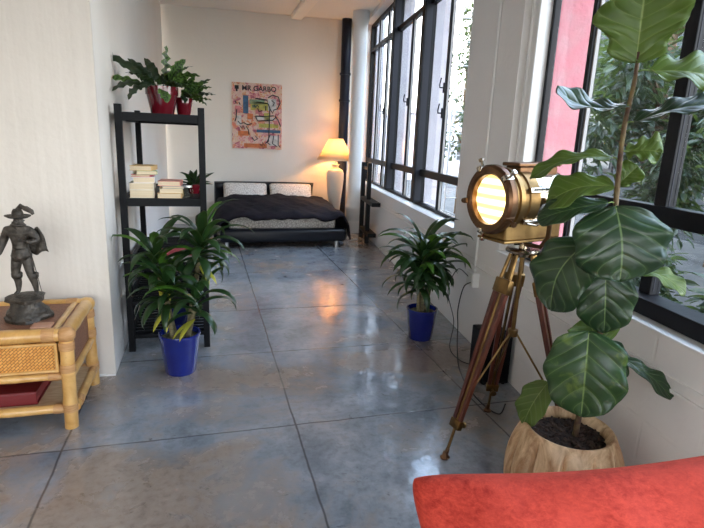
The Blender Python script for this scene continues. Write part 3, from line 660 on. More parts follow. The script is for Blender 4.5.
# calathea on top shelf: specific long leaves
def calathea(loc, potr, poth, label, leaves, seed):
    loc = V(loc); t = thing('potted_calathea', loc, label, 'plant', 'red potted plants on top of the shelving'); rnd = random.Random(seed)
    finish('pot', MB().lathe([(0, 0), (potr*.70, 0), (potr*.93, poth*.68), (potr*.94, poth*.70), (potr, poth*.70), (potr*1.02, poth), (potr*.92, poth), (potr*.9, poth*.85), (0, poth*.85)], loc, 36), M_red, t, smooth='auto')
    finish('soil', MB().lathe([(potr*.9, poth*.88), (0, poth*.9)], loc, 20), M_soil, t)
    ms = {0: MB(), 1: MB()}
    for (az, L, wd, rise, droop, k, tw) in leaves:
        b = loc+V((math.cos(az)*potr*.3, math.sin(az)*potr*.3, poth*.88))
        # stalk then wavy blade
        h = V((math.cos(az), math.sin(az), 0)); p = V(b); ang = rise; sl = L*.25
        d = h*math.cos(ang)+V((0, 0, math.sin(ang))); ms[1].tube([p, p+d*sl], [.004, .003], 5); p = p+d*sl
        sd = V((-math.sin(az), math.cos(az), 0)); rows = []; nv = 16
        wd *= 1.35
        for i in range(nv+1):
            t_ = i/nv; d = h*math.cos(ang)+V((0, 0, math.sin(ang))); nn = sd.cross(d); s2 = sd*math.cos(tw)+nn*math.sin(tw); n2 = s2.cross(d)
            ww = wd*math.sin(math.pi*min(1, .06+.94*t_))**.7*(1-.25*t_)
            rows.append([p+s2*(ww*(j/4*2-1)*.5)+n2*(.16*ww*math.sin(i*1.7+(j > 2)*1.5)*abs(j/4*2-1)+.1*ww*abs(j/4*2-1)) for j in range(5)])
            p = p+d*(L*.75/nv); ang -= droop/nv
        ms[k].grid(rows)
    finish('striped_leaves', tidy(ms[0]), M_cal, t, smooth=True, fix=False); finish('dark_leaves', tidy(ms[1]), M_cald, t, smooth=True, fix=False)
rnd = random.Random(11)
lv = [(1.2, .30, .085, 1.35, .5, 0, 1.5), (.4, .28, .075, 1.2, .6, 0, 1.2), (4.9, .24, .075, -.1, 1.0, 0, .4), (3.1, .44, .055, .75, .5, 1, .9), (3.3, .36, .05, .35, .5, 0, .8), (3.6, .34, .055, .3, 1.2, 1, .6), (2.8, .30, .06, 1.0, .6, 1, .7),
      (5.9, .30, .06, .8, 1.2, 0, .5), (.1, .26, .06, .6, 1.1, 0, .6), (5.3, .26, .06, .5, 1.4, 1, .3), (4.3, .26, .06, .4, 1.3, 1, .3), (2.2, .3, .06, 1.2, .8, 1, .4), (3.9, .30, .06, .2, 1.6, 1, .3)]
lv[0] = (1.2, .33, .10, 1.45, .3, 0, 1.5)
lv += [(rnd.uniform(0, 6.28), rnd.uniform(.18, .28), .055, rnd.uniform(.4, 1.3), rnd.uniform(.6, 1.4), int(rnd.random() < .7), rnd.uniform(-.5, .8)) for _ in range(16)]
TZ = 1.722
calathea((-.275, 4.14, TZ), .112, .19, 'larger red pot of long wavy striped calathea leaves on top of the shelving', lv, 2)
lv2 = [(rnd.uniform(-1.6, 1.6), rnd.uniform(.16, .26), .045, rnd.uniform(.2, 1.2), rnd.uniform(.6, 1.3), rnd.randrange(2), rnd.uniform(-.3, .8)) for _ in range(24)]
calathea((-.13, 4.27, TZ), .066, .13, 'smaller red pot of short striped leaves, right of the larger one on the shelving', lv2, 3)
# lower shelf bits
t = thing('storage_box', (-.2, 4.1, .646), 'small pinkish white box with a red edge on the slatted shelf behind the dracaena leaves', 'box')
finish('box_body', MB().box((-.33, 4.0, .648), (-.10, 4.2, .70), bev=.004), mat('pale_card', (.70, .62, .60), .7), t)
finish('lid', MB().box((-.335, 3.995, .70), (-.095, 4.205, .715), bev=.003), mat('red_card', (.45, .06, .07), .6), t)
pb = V((-.24, 4.17, .127)); t = thing('blue_planter', pb, 'empty dark blue planter on the lowest slatted shelf behind the bushy dracaena', 'planter')
finish('bowl', MB().lathe([(0, 0), (.10, 0), (.15, .12), (.155, .16), (.145, .16), (.14, .12), (0, .03)], pb, 32), mat('navy_glaze', (.004, .006, .05), .2), t, smooth='auto')
finish('soil', MB().lathe([(.138, .12), (0, .125)], pb, 20), M_soil, t)
# ------------------------------------------------------------------ bamboo table
def bamboo():
    m, nt, p, L = nodes('bamboo'); tc = nt.nodes.new('ShaderNodeTexCoord').outputs['Object']
    a = noise(nt, tc, 7, 5, .6, .6); r = mixc(nt, mrange(nt, a, .35, .65), (.50, .25, .06), (.70, .41, .14))
    r = mixc(nt, mrange(nt, noise(nt, tc, 30, 6, .6), .60, .72, 0, .5), r, (.34, .15, .04)); L(r, p.inputs['Base Color']); p.inputs['Roughness'].default_value = .3; p.inputs['Coat Weight'].default_value = .4
    return m
M_bam = bamboo(); M_wrap = mat('rattan_wrap', (.42, .20, .07), .45, col2=(.55, .30, .12), vs=20, stretch=(1, 1, 5), bump=(60, .3))
def weave(name, c1, c2, sc):
    m, nt, p, L = nodes(name); tc = nt.nodes.new('ShaderNodeTexCoord').outputs['Object']
    sx = nt.nodes.new('ShaderNodeSeparateXYZ'); L(tc, sx.inputs[0])
    u = mathn(nt, 'ADD', sx.outputs[0], mathn(nt, 'ADD', sx.outputs[1], sx.outputs[2])); v = mathn(nt, 'SUBTRACT', mathn(nt, 'ADD', sx.outputs[0], sx.outputs[1]), sx.outputs[2])
    cb = nt.nodes.new('ShaderNodeCombineXYZ'); L(u, cb.inputs[0]); L(v, cb.inputs[1])
    br = nt.nodes.new('ShaderNodeTexBrick'); L(cb.outputs[0], br.inputs['Vector']); br.inputs['Scale'].default_value = sc; br.inputs['Brick Width'].default_value = 1; br.inputs['Row Height'].default_value = .5; br.inputs['Mortar Size'].default_value = .06
    br.inputs['Color1'].default_value = (*c1, 1); br.inputs['Color2'].default_value = (*c2, 1); br.inputs['Mortar'].default_value = (*[x*.35 for x in c1], 1)
    L(br.outputs['Color'], p.inputs['Base Color']); p.inputs['Roughness'].default_value = .5
    b = nt.nodes.new('ShaderNodeBump'); b.invert = True; b.inputs['Strength'].default_value = .6; b.inputs['Distance'].default_value = .004; L(br.outputs['Fac'], b.inputs['Height']); L(b.outputs[0], p.inputs['Normal'])
    return m
M_weave = weave('woven_drawer_front', (.62, .25, .045), (.74, .35, .08), 28)
M_weave2 = weave('woven_cane_top', (.24, .095, .05), (.30, .13, .07), 40)
TX0, TX1, TY0, TY1, TH = -1.78, -.722, 2.875, 3.40, .545
tb = thing('bamboo_table', (-1.25, 3.13, 0), 'bamboo and rattan side table with a woven drawer and open lower shelf at left', 'table')
for x in (TX0, TX1):
    for y in (TY0, TY1):
        lg = MB(); pts = []; rs = []
        for k in range(15):
            z = TH*k/14*.97; pts.append((x+((-.012 if y < 3 else .006) if x > -1.2 else 0)*(1-k/14), y, z)); rs.append(.035+(.0035 if k in (4, 9) else 0))
        lg.tube(pts, rs, 18); o = finish('leg', lg, M_bam, tb, smooth='auto')
        for z in (.10, .33, .455):
            wr = MB(); wr.tube([(x+((-.012 if y < 3 else .006) if x > -1.2 else 0)*(1-z/TH), y, z), (x+((-.012 if y < 3 else .006) if x > -1.2 else 0)*(1-z/TH), y, z+.045)], .0395, 18)
            finish('wrapping', wr, M_wrap, o, smooth='auto')
        k_ = MB().lathe([(0, -.042), (.03, -.038), (.044, -.02), (.048, 0), (.044, .02), (.03, .036), (0, .042)], (x, y, TH-.005), 20)
        finish('corner_wrap', k_, M_wrap if y < 3 else M_bam, o, smooth=True)
def railb(p0, p1, r, name='rail', wrap=True):
    p0, p1 = V(p0), V(p1); n = 12; pts = [p0+(p1-p0)*k/n for k in range(n+1)]
    o = finish(name, MB().tube(pts, [r+(.0025 if k in (4, 9) else 0) for k in range(n+1)], 16), M_bam, tb, smooth='auto')
    if wrap:
        d = (p1-p0).normalized()
        for q in (p0+d*.05, p1-d*.11): finish('wrapping', MB().tube([q, q+d*.06], r+.003, 16), M_wrap, o, smooth='auto')
for y in (TY0, TY1):
    railb((TX0, y, TH-.005), (TX1, y, TH-.005), .036)
    railb((TX0-.01, y, .305), (TX1+.01, y, .305), .020); railb((TX0-.02, y, .115), (TX1+.02, y, .115), .024)
for x in (TX0, TX1):
    sg = .02 if x > -1.2 else -.02
    railb((x, TY0, TH-.005), (x, TY1, TH-.005), .036, wrap=False)
    railb((x-.06*(1 if x > -1.2 else -1), TY0, TH-.0), (x-.06*(1 if x > -1.2 else -1), TY1, TH-.0), .022, wrap=False)
    railb((x+sg*.5, TY0, .305), (x+sg*.5, TY1, .305), .020, wrap=False); railb((x+sg*.8, TY0, .115), (x+sg*.8, TY1, .115), .024)
finish('table_top', MB().box((TX0+.02, TY0+.02, TH-.012), (TX1-.02, TY1-.02, TH+.012)), M_weave2, tb)
finish('side_panel', MB().box((TX1-.012, TY0+.02, .32), (TX1+.004, TY1-.02, TH-.03)), M_weave2, tb)['label'] = 'woven brown side panel'
finish('back_panel', MB().box((TX0, TY1-.01, .32), (TX1, TY1, TH-.03)), M_weave2, tb)
finish('lower_shelf', MB().box((TX0, TY0+.01, .115), (TX1, TY1-.01, .132)), mat('pale_rattan_shelf', (.55, .38, .22), .5, col2=(.42, .26, .13), vs=14, stretch=(1, 8, 1)), tb)
dr = finish('drawer', MB().box((TX0+.05, TY0-.012, .335), (TX1-.055, TY0+.40, TH-.045)), M_weave, tb)
e = MB()
for z in (.342, TH-.052): e.tube([(TX0+.05, TY0-.014, z), (TX1-.052, TY0-.014, z)], .009, 10)
for x in (TX0+.05, TX1-.052): e.tube([(x, TY0-.014, .337), (x, TY0-.014, TH-.047)], .009, 10)
finish('drawer_frame', e, M_bam, dr, smooth='auto')
finish('handle', MB().tube([(-1.36, TY0-.03, .415), (-1.05, TY0-.03, .415)], .012, 12).tube([(-1.33, TY0-.03, .415), (-1.33, TY0-.01, .415)], .007, 8).tube([(-1.08, TY0-.03, .415), (-1.08, TY0-.01, .415)], .007, 8), M_bam, dr, smooth='auto')
t = thing('album', (-1.12, 3.02, .133), 'large dark red leather album lying on the lower shelf of the bamboo table', 'book')
rb = mat('dark_red_leather', (.15, .010, .012), .4, bump=(40, .2))
finish('cover', MB().box((-1.32, 2.91, .133), (-.90, 3.20, .139)).box((-1.32, 2.91, .202), (-.90, 3.20, .208)).box((-1.32, 2.905, .135), (-.90, 2.92, .206), bev=.006), rb, t)
finish('pages', MB().box((-1.31, 2.92, .139), (-.91, 3.19, .202)), mat('album_pages', (.30, .05, .05), .7), t)
tl = at(50, 322, (-.85, 3.0, 0)); tag(finish('coaster', MB().box((-.905, 2.925, TH+.0125), (-.805, 3.005, TH+.024), bev=.004), mat('terracotta_tile', (.52, .25, .15), .5, col2=(.60, .33, .22), vs=12)), 'small flat reddish wooden coaster on the table top near the statuette', 'coaster')
# ------------------------------------------------------------------ statuette
sp = V((-.965, 3.13, TH+.0125))
M_brz = mat('dark_bronze', (.030, .025, .020), .5, .35, col2=(.085, .072, .058), vs=30, bump=(45, 1.0, .01))
sta = thing('statuette', sp, 'dark bronze figurine of a standing man in plumed hat on a rocky base', 'statuette')
bs = MB(); rr = random.Random(5)
bs.lathe([(0, 0), (.118, 0), (.120, .018), (.108, .028), (.104, .048), (.088, .062), (.074, .085), (.072, .098), (.092, .106), (.094, .122), (.080, .132), (0, .138)], sp, 18, fn=lambda t, z: 1+.09*math.sin(3*t+z*40)+.06*math.cos(5*t+z*70))
finish('rocky_base', bs, M_brz, sta, smooth='auto')
def skin(name, verts, edges, m, parent, rootv=0, sub=2, off=V((0, 0, 0)), sc=1.0, rot=None):
    me = D.meshes.new(name); q = []
    for v in verts:
        p = V(v[:3])*sc
        if rot: p.rotate(rot)
        q.append(p+off-ORG[parent.name])
    me.from_pydata(q, edges, []); o = D.objects.new(name, me); COL.objects.link(o); o.parent = parent; ORG[o.name] = ORG[parent.name]
    k = o.modifiers.new('k', 'SKIN'); k.use_smooth_shade = True
    ly = me.skin_vertices[0] if me.skin_vertices else None
    if ly is None:
        bpy.context.view_layer.update(); ly = me.skin_vertices[0]
    for i, v in enumerate(verts):
        r_ = v[3]*sc*1.12; ly.data[i].radius = (r_, (v[4] if len(v) > 4 else v[3])*sc*1.12)
        ly.data[i].use_root = (i == rootv)
    u = o.modifiers.new('u', 'SUBSURF'); u.levels = sub; u.render_levels = sub; me.materials.append(m); return o
H = .455; so = sp+V((0, 0, .136))
# fractions of height, x right (picture), y away, z up
bv = [(0, 0, .50, .085, .07), (0, 0, .60, .075, .06), (0, -.01, .71, .10, .07), (0, 0, .80, .085, .06), (0, 0, .855, .035, .035), (.01, -.01, .90, .05, .055), (.01, -.01, .95, .045, .05),
      (-.055, 0, .47, .065, .065), (-.085, -.02, .27, .042, .045), (-.075, .01, .15, .036, .038), (-.08, .0, .035, .022, .022), (-.095, -.07, .012, .018, .02),
      (.055, 0, .47, .065, .065), (.095, -.03, .27, .042, .045), (.12, .0, .15, .036, .038), (.13, .0, .035, .022, .022), (.15, -.07, .012, .018, .02),
      (-.13, 0, .79, .05, .05), (-.20, .02, .66, .042, .045), (-.22, -.05, .53, .028, .03), (-.23, -.08, .49, .022, .024),
      (.13, 0, .79, .05, .05), (.20, .0, .68, .045, .045), (.155, -.08, .66, .03, .03), (.12, -.11, .70, .022, .024)]
be = [(0, 1), (1, 2), (2, 3), (3, 4), (4, 5), (5, 6), (0, 7), (7, 8), (8, 9), (9, 10), (10, 11), (0, 12), (12, 13), (13, 14), (14, 15), (15, 16), (3, 17), (17, 18), (18, 19), (19, 20), (3, 21), (21, 22), (22, 23), (23, 24)]
SR = Euler((0, 0, R(-12)))
skin('body', bv, be, M_brz, sta, off=so, sc=H, rot=SR)
def sv(x, y, z): p = V((x, y, z))*H; p.rotate(SR); return so+p
hm = MB()
rows = []
hat = MB(); hc = sv(.01, -.01, .945)
hat.lathe([(.0, .048), (.018, .046), (.026, .030), (.030, .010), (.045, .004), (.058, .010), (.062, .012), (.060, .007), (.045, -.002), (0, -.004)], hc, 20, fn=lambda t, z: 1+.10*math.cos(2*t+1))
finish('hat', hat, M_brz, sta, smooth=True)
pl_ = MB()
for k in range(3): pl_.tube([hc+V((-.01, 0, .03+.004*k)), hc+V((.015, .01, .052+.006*k)), hc+V((.045, .005-.01*k, .048)), hc+V((.070, .0-.01*k, .034)), hc+V((.078, -.012*k, .018))], [.005, .010, .013, .010, .003], 8)
finish('plume', pl_, M_brz, sta, smooth=True)
fc = MB()
fc.lathe([(0, .035), (.012, .030), (.017, .01), (.014, -.02), (.006, -.045), (0, -.052)], sv(.01, -.045, .885), 10)  # beard
fc.tube([sv(.01, -.055, .925), sv(.01, -.088, .905), sv(.01, -.06, .897)], [.003, .006, .004], 6)
for s_ in (-1, 1): fc.tube([sv(.01, -.07, .89), sv(.01+s_*.03, -.075, .892), sv(.01+s_*.055, -.06, .902)], [.003, .004, .001], 6)
for s_ in (-1, 1): fc.tube([sv(-.005+s_*.035+.01, -.02, .90), sv(s_*.055+.01, .0, .85), sv(s_*.06+.01, 0, .80)], [.008, .012, .004], 8)
finish('beard_and_hair', fc, M_brz, sta, smooth=True)
ck = MB(); rows = []
for j in range(9):
    v = j/8; rows.append([sv(-.02+.30*u*(.75+.25*v)+.02*math.sin(v*5), .06+.06*math.sin(u*11+v*3)*.4+.03*v, .80-.30*v+.03*math.sin(u*9)) for u in [i/10 for i in range(11)]])
ck.grid(rows); finish('cloak', ck, M_brz, sta, smooth=True, solid=.008)
for s_, kx in ((-1, -.080), (1, .108)):
    finish('boot_cuff', MB().lathe([(.020, .0), (.026, .012), (.027, .030), (.022, .034)], sv(kx, 0, .20), 12), M_brz, sta, smooth=True, solid=.003)
finish('tunic_skirt', MB().lathe([(.046, -.055), (.050, -.03), (.040, .0), (.036, .01)], sv(0, 0, .56), 16), M_brz, sta, smooth=True, solid=.003)
finish('collar', MB().lathe([(.030, .0), (.036, .006), (.028, .014)], sv(0, -.01, .845), 14), M_brz, sta, smooth=True, solid=.003)
finish('sword', MB().tube([sv(.13, -.12, .74), sv(.165, -.06, .40), sv(.19, .0, .03)], [.004, .003, .0018], 6).tube([sv(.10, -.12, .69), sv(.17, -.11, .70)], .004, 6), M_brz, sta)
# ------------------------------------------------------------------ spotlight on tripod
TC = V((1.535, 2.22, 0))
M_brass = mat('aged_brass', (.30, .185, .07), .30, 1.0, col2=(.13, .075, .03), vs=7, bump=(40, .1), rough2=.45)
M_brassd = mat('dark_bronze_ring', (.10, .05, .026), .35, .9, col2=(.19, .10, .05), vs=9)
M_chrome = mat('polished_nickel', (.50, .47, .42), .18, 1.0, col2=(.30, .21, .11), vs=3)
M_mah = mat('mahogany', (.06, .011, .005), .42, col2=(.11, .025, .010), vs=10, stretch=(6, 6, .5), coat=.12)
tp = thing('tripod', TC, 'wooden tripod with mahogany legs and brass fittings holding the vintage spotlight', 'tripod')
HZ = 1.095
finish('top_plate', MB().lathe([(0, -.03), (.05, -.03), (.055, -.012), (.082, -.010), (.084, .0), (.080, .008), (.02, .010), (.018, .03), (0, .03)], TC+V((0, 0, HZ)), 32), M_chrome, tp, smooth='auto')
finish('centre_column', MB().tube([TC+V((0, 0, HZ-.03)), TC+V((0, 0, .63))], .011, 12).lathe([(.0, 0), (.024, 0), (.026, .01), (.026, .035), (0, .04)], TC+V((0, 0, .635)), 16), M_brass, tp, smooth='auto')
feet = [V((1.178, 2.165, 0)), V((1.655, 2.56, 0)), V((1.775, 1.945, 0))]
for fo in feet:
    d = (fo-TC).normalized(); sd = V((-d.y, d.x, 0)); top = TC+d*.055+V((0, 0, HZ-.02)); ax = (fo-top)
    def lpnt(t): return top+ax*t
    o = None
    wd_ = MB()
    for sg in (-1, 1):
        a0, a1 = lpnt(.13), lpnt(.84); w0, w1_ = .036, .020
        rows_ = [a0+sd*sg*w0, a1+sd*sg*w1_]; r4 = []
        nn = ax.normalized().cross(sd)
        for q, s4 in ((rows_[0], .013), (rows_[1], .010)):
            r4.append([wd_.b.verts.new(q+sd*sx_*s4+nn*sy_*s4) for sx_, sy_ in ((-1, -1), (1, -1), (1, 1), (-1, 1))])
        for k in range(4): wd_.b.faces.new((r4[0][k], r4[0][(k+1) % 4], r4[1][(k+1) % 4], r4[1][k]))
        wd_.b.faces.new(r4[0][::-1]); wd_.b.faces.new(r4[1])
    o = finish('leg', wd_, M_mah, tp, bev=.003)
    nn = ax.normalized().cross(sd)
    fit = MB(); fit.tube([lpnt(.0)+sd*.02, lpnt(.15)+sd*.036], .010, 10).tube([lpnt(.0)-sd*.02, lpnt(.15)-sd*.036], .010, 10)
    B_ = Matrix((sd, nn, ax.normalized())).transposed().to_4x4(); B_.translation = lpnt(.165)
    fit.box((-.052, -.017, -.055), (.052, .017, .02), B_, .006)
    finish('bracket', fit, M_brass, o, smooth='auto'); fit = MB()
    B2 = B_.copy(); B2.translation = lpnt(.83); fit.box((-.036, -.016, -.03), (.036, .016, .02), B2, .005)
    fit.tube([lpnt(.83)-nn*.016, lpnt(.83)-nn*.05], .007, 8).lathe([(0, 0), (.016, 0), (.018, .01), (0, .014)], lpnt(.83)-nn*.045, 12, axis=-nn)
    finish('foot_bracket', fit, M_brass, o, smooth='auto')
    finish('extension_rod', MB().tube([lpnt(.12), lpnt(.955)], .008, 10), M_brass, o, smooth='auto')
    finish('foot', MB().tube([lpnt(.95), lpnt(.985)], [.010, .012], 10).lathe([(0, 0), (.024, 0), (.026, .006), (.016, .016), (.012, .035), (0, .036)], (fo.x, fo.y, 0), 18), M_brassd, o, smooth='auto')
    finish('spreader_arm', MB().tube([TC+V((0, 0, .65))+d*.02, lpnt(.72)], .0055, 8), M_brass, tp, smooth='auto')
# head
SLC = TC+V((-.01, .0, 1.355)); AX = V((-.985, -.17, -.02)).normalized(); SD = V((0, 0, 1)).cross(AX).normalized(); UPP = AX.cross(SD)
HM = Matrix((AX, SD, UPP)).transposed().to_4x4(); HM.translation = SLC     # local x = forward
sl = thing('spotlight', TC+V((0, 0, HZ+.03)), 'vintage brass theatre spotlight, lit, mounted on the wooden tripod', 'spotlight')
def lat(prof, off=(0, 0, 0), n=40, m=None, nm='drum', parent=None, **k):
    return finish(nm, MB().lathe(prof, HM @ V(off), n, axis=AX), m or M_brass, parent or sl, smooth='auto', **k)
lat([(0, -.205), (.08, -.202), (.115, -.185), (.128, -.15), (.130, -.05), (.130, .11), (.125, .115)], m=M_chrome, nm='drum')
lat([(.132, .05), (.142, .052), (.143, .11), (.136, .115), (.136, .145), (.150, .15), (.152, .175), (.143, .18), (.143, .20), (.13, .202)], m=M_brass, nm='front_barrel')
lat([(.140, .198), (.158, .202), (.164, .215), (.163, .238), (.152, .250), (.128, .250), (.118, .242), (.116, .22), (.12, .20)], m=M_brassd, nm='lens_ring')
def lens_mat():
    m, nt, p, L = nodes('lit_lens'); tc = nt.nodes.new('ShaderNodeTexCoord').outputs['Object']
    sx = nt.nodes.new('ShaderNodeSeparateXYZ'); L(tc, sx.inputs[0]); z0 = SLC.z-(HZ+.03)
    w_ = mathn(nt, 'FRACT', mathn(nt, 'MULTIPLY', sx.outputs[2], 21.0))
    f = mrange(nt, mathn(nt, 'ABSOLUTE', mathn(nt, 'SUBTRACT', w_, .5)), .12, .36)
    c = mixc(nt, f, (1.0, .86, .50), (1.0, .66, .16)); L(c, p.inputs['Emission Color']); L(mrange(nt, f, 0, 1, 2.0, 1.0), p.inputs['Emission Strength'])
    p.inputs['Base Color'].default_value = (.8, .6, .3, 1); return m
lat([(0, .226), (.05, .225), (.09, .221), (.117, .215)], m=lens_mat(), nm='lens')['label'] = 'glowing ribbed warm white lens'
for a in range(5):
    t_ = a*2*math.pi/5+.45; c_ = math.cos(t_), math.sin(t_)
    k_ = MB(); M2 = HM @ Matrix.Rotation(t_, 4, 'X')
    k_.box((.205, -.014, .140), (.26, .014, .166), M2, .004); k_.tube([M2 @ V((.23, 0, .165)), M2 @ V((.23, 0, .20))], .006, 8); k_.lathe([(0, 0), (.013, 0), (.013, .012), (0, .014)], M2 @ V((.23, 0, .192)), 10, axis=(M2.to_3x3() @ V((0, 0, 1))))
    finish('clamp', k_, M_brassd if a % 2 else M_chrome, sl, smooth='auto')
for a in (1.2, 2.3, 4.0, -1.2):
    M2 = HM @ Matrix.Rotation(a, 4, 'X'); k_ = MB(); k_.box((.0, -.012, .13), (.12, .012, .155), M2, .003).tube([M2 @ V((.02, 0, .16)), M2 @ V((.05, 0, .172)), M2 @ V((.10, 0, .158))], .005, 8)
    finish('latch', k_, M_chrome, sl, smooth='auto')
# pale hood clip crossing the ring on the right
M2 = HM @ Matrix.Rotation(-1.75 if SD.x > 0 else 1.75, 4, 'X')
# chimney box
k_ = MB().box((-.13, -.05, .115), (.11, .05, .155), HM, .006).box((-.145, -.06, .155), (.125, .06, .172), HM, .005)
finish('vent_housing', k_, M_brassd, sl, bev=.003)
# box below drum
k_ = MB().box((-.15, -.09, -.190), (.20, .09, -.085), HM, .008).box((-.158, -.098, -.20), (.208, .098, -.188), HM, .003)
finish('ballast_box', k_, M_brass, sl)
# yoke
for sg in (-1, 1):
    pts = [HM @ V((0, sg*.02, -.228)), HM @ V((0, sg*.12, -.222)), HM @ V((0, sg*.158, -.17)), HM @ V((0, sg*.165, -.08)), HM @ V((0, sg*.165, .0))]
    finish('yoke_arm', MB().tube(pts, .011, 10), M_brassd, sl, smooth='auto')
    kp = MB().lathe([(0, 0), (.022, 0), (.025, .015), (.015, .03), (0, .032)], HM @ V((0, sg*.150, 0)), 16, axis=SD*sg); finish('knob', kp, M_brass, sl, smooth='auto')
finish('pivot_post', MB().tube([TC+V((0, 0, HZ+.03)), HM @ V((0, 0, -.17))], .012, 12), M_chrome, sl, smooth='auto')
light('spotlight_lamp', 'SPOT', SLC+AX*.27, (1, .72, .36), 18, rot=(AX).to_track_quat('-Z', 'Y').to_euler(), spot_size=R(70), spot_blend=.6, shadow_soft_size=.06)
# black speaker cabinet behind tripod
sb = thing('speaker_cabinet', W(1.5, 3.15, 0), 'black box speaker on the floor against the wall behind the tripod', 'speaker')
finish('cabinet', MB().wbox(1.43, 1.625, 3.06, 3.30, .012, .36, .008), M_blackp, sb)
finish('grille', MB().wbox(1.44, 1.615, 3.052, 3.06, .03, .345, .003), mat('speaker_cloth', (.006, .006, .007), .95, spec=.1), sb)
for c_ in (1.46, 1.60):
    for s_ in (3.09, 3.27): finish('foot', MB().tube([W(c_, s_, 0), W(c_, s_, .014)], .014, 10), M_blackp, sb)
# cables
def smooth_path(pts, n=8):
    out = []
    P = [V(p) for p in pts]; P = [P[0]]+P+[P[-1]]
    for i in range(1, len(P)-2):
        for k in range(n):
            t_ = k/n; a, b, c, d = P[i-1], P[i], P[i+1], P[i+2]
            out.append(.5*((2*b)+(-a+c)*t_+(2*a-5*b+4*c-d)*t_*t_+(-a+3*b-3*c+d)*t_**3))
    out.append(P[-2]); return out
M_cord = mat('black_cord', (.012, .012, .013), .5)
o = finish('power_cord', MB().tube(smooth_path([W(1.595, 3.79, .53), W(1.52, 3.75, .50), W(1.47, 3.70, .34), W(1.45, 3.62, .22), W(1.42, 3.52, .10), W(1.38, 3.35, .006), W(1.33, 3.05, .006), W(1.34, 2.80, .006), W(1.38, 2.66, .02), W(1.37, 2.58, .13)]), .0045, 6), M_cord, smooth=True)
tag(o, 'black power cord drooping from the wall outlet and running along the floor to the tripod', 'cord')
o = finish('power_cord', MB().tube(smooth_path([W(1.595, 3.85, .56), W(1.50, 3.86, .62), W(1.42, 3.82, .45), W(1.46, 3.74, .22), W(1.40, 3.62, .05), W(1.43, 3.48, .006), W(1.50, 3.38, .006), W(1.56, 3.34, .006)]), .0035, 6), M_cord, smooth=True)
tag(o, 'thin black cord hanging in a loop from the wall outlet to the speaker', 'cord')
# ------------------------------------------------------------------ fiddle leaf fig
PC = V((1.515, 1.70, 0))
def potwood():
    m, nt, p, L = nodes('carved_wood'); tc = nt.nodes.new('ShaderNodeTexCoord').outputs['Object']
    mp = nt.nodes.new('ShaderNodeMapping'); mp.inputs['Scale'].default_value = (1, 1, .35); L(tc, mp.inputs['Vector'])
    a = noise(nt, mp.outputs[0], 9, 8, .65, 1.6); c = mixc(nt, mrange(nt, a, .36, .62), (.86, .63, .38), (.38, .20, .09)); c = mixc(nt, mrange(nt, noise(nt, tc, 5, 5), .55, .7, 0, .6), c, (.80, .62, .42))
    L(c, p.inputs['Base Color']); p.inputs['Roughness'].default_value = .6
    b = nt.nodes.new('ShaderNodeBump'); b.inputs['Strength'].default_value = .3; b.inputs['Distance'].default_value = .01; L(a, b.inputs['Height']); L(b.outputs[0], p.inputs['Normal']); return m
M_pot = potwood()
fg = thing('potted_fig', PC, 'tall fiddle-leaf fig plant in a carved pale wooden pot by the near window', 'plant')
pot = MB(); NF = 11
def facet(t, z):
    k = abs(math.sin(NF*t/2)); amt = .20*math.sin(math.pi*min(1, max(0, (z-.03)/.36)))**.5 if .03 < z < .39 else 0
    return 1+amt*(k**.35-.92)
pot.lathe([(0, 0), (.20, 0), (.215, .02), (.232, .07), (.245, .13), (.248, .18), (.246, .23), (.239, .28), (.230, .32), (.218, .355), (.206, .38), (.197, .395), (.190, .407), (.182, .413), (.172, .410), (.164, .40), (.158, .375), (.155, .34), (0, .34)], PC, NF*10, fn=facet)
finish('carved_pot', pot, M_pot, fg, smooth='auto')
rows = []; sm = MB()
sm.lathe([(.157, .368), (.12, .376), (.07, .372), (.03, .38), (0, .378)], PC, 40, fn=lambda t, z: 1+.02*math.sin(9*t))
so_ = finish('soil', sm, M_soil, fg)
mc = MB(); rr = random.Random(8)
for k in range(170):
    a = rr.uniform(0, 6.28); q = .145*math.sqrt(rr.random()); c_ = PC+V((math.cos(a)*q, math.sin(a)*q, .378)); s_ = rr.uniform(.003, .007)
    mc.box((-s_*1.6, -s_, -s_*.5), (s_*1.6, s_, s_*.5), Matrix.Translation(c_) @ Euler((rr.uniform(-.6, .6), rr.uniform(-.6, .6), rr.uniform(0, 3))).to_matrix().to_4x4())
fin = finish('mulch', mc, mat('bark_mulch', (.02, .011, .008), .9, col2=(.09, .055, .04), vs=30), so_); fin['kind'] = 'stuff'
SB = PC+V((.02, .02, .37))
def fa(x, y, off=0.0): return at(x, y, PC, off)
stem_px = [(577, 424), (583, 395), (593, 360), (602, 325), (609, 285), (613, 250), (615, 215), (617, 190), (620, 160), (624, 128), (629, 105), (634, 84), (637, 66), (639, 52)]
sp_ = [fa(x, y) for x, y in stem_px]; sp_[0] = fa(577, 424) if False else sp_[0]
b0 = sp_[0].copy(); b0.z = .36
finish('stem', MB().tube(smooth_path([b0]+sp_[1:], 3), [(.013-.007*k/((len(sp_))*3))*(1+.12*(k % 3 == 0)) for k in range((len(sp_)-1)*3+1)], 8), M_figstem, fg, smooth=True)
def interp(tab, t):
    for (a, va), (b, vb) in zip(tab, tab[1:]):
        if t <= b: return va+(vb-va)*((t-a)/(b-a))
    return tab[-1][1]
FID = [(0, .10), (.04, .34), (.10, .52), (.18, .60), (.28, .60), (.38, .64), (.50, .80), (.62, .95), (.73, 1.0), (.83, .94), (.91, .74), (.96, .50), (1, .08)]
ROUND = [(0, .12), (.04, .45), (.10, .70), (.20, .88), (.32, .97), (.45, 1.0), (.6, .98), (.74, .90), (.86, .72), (.94, .48), (1, .06)]
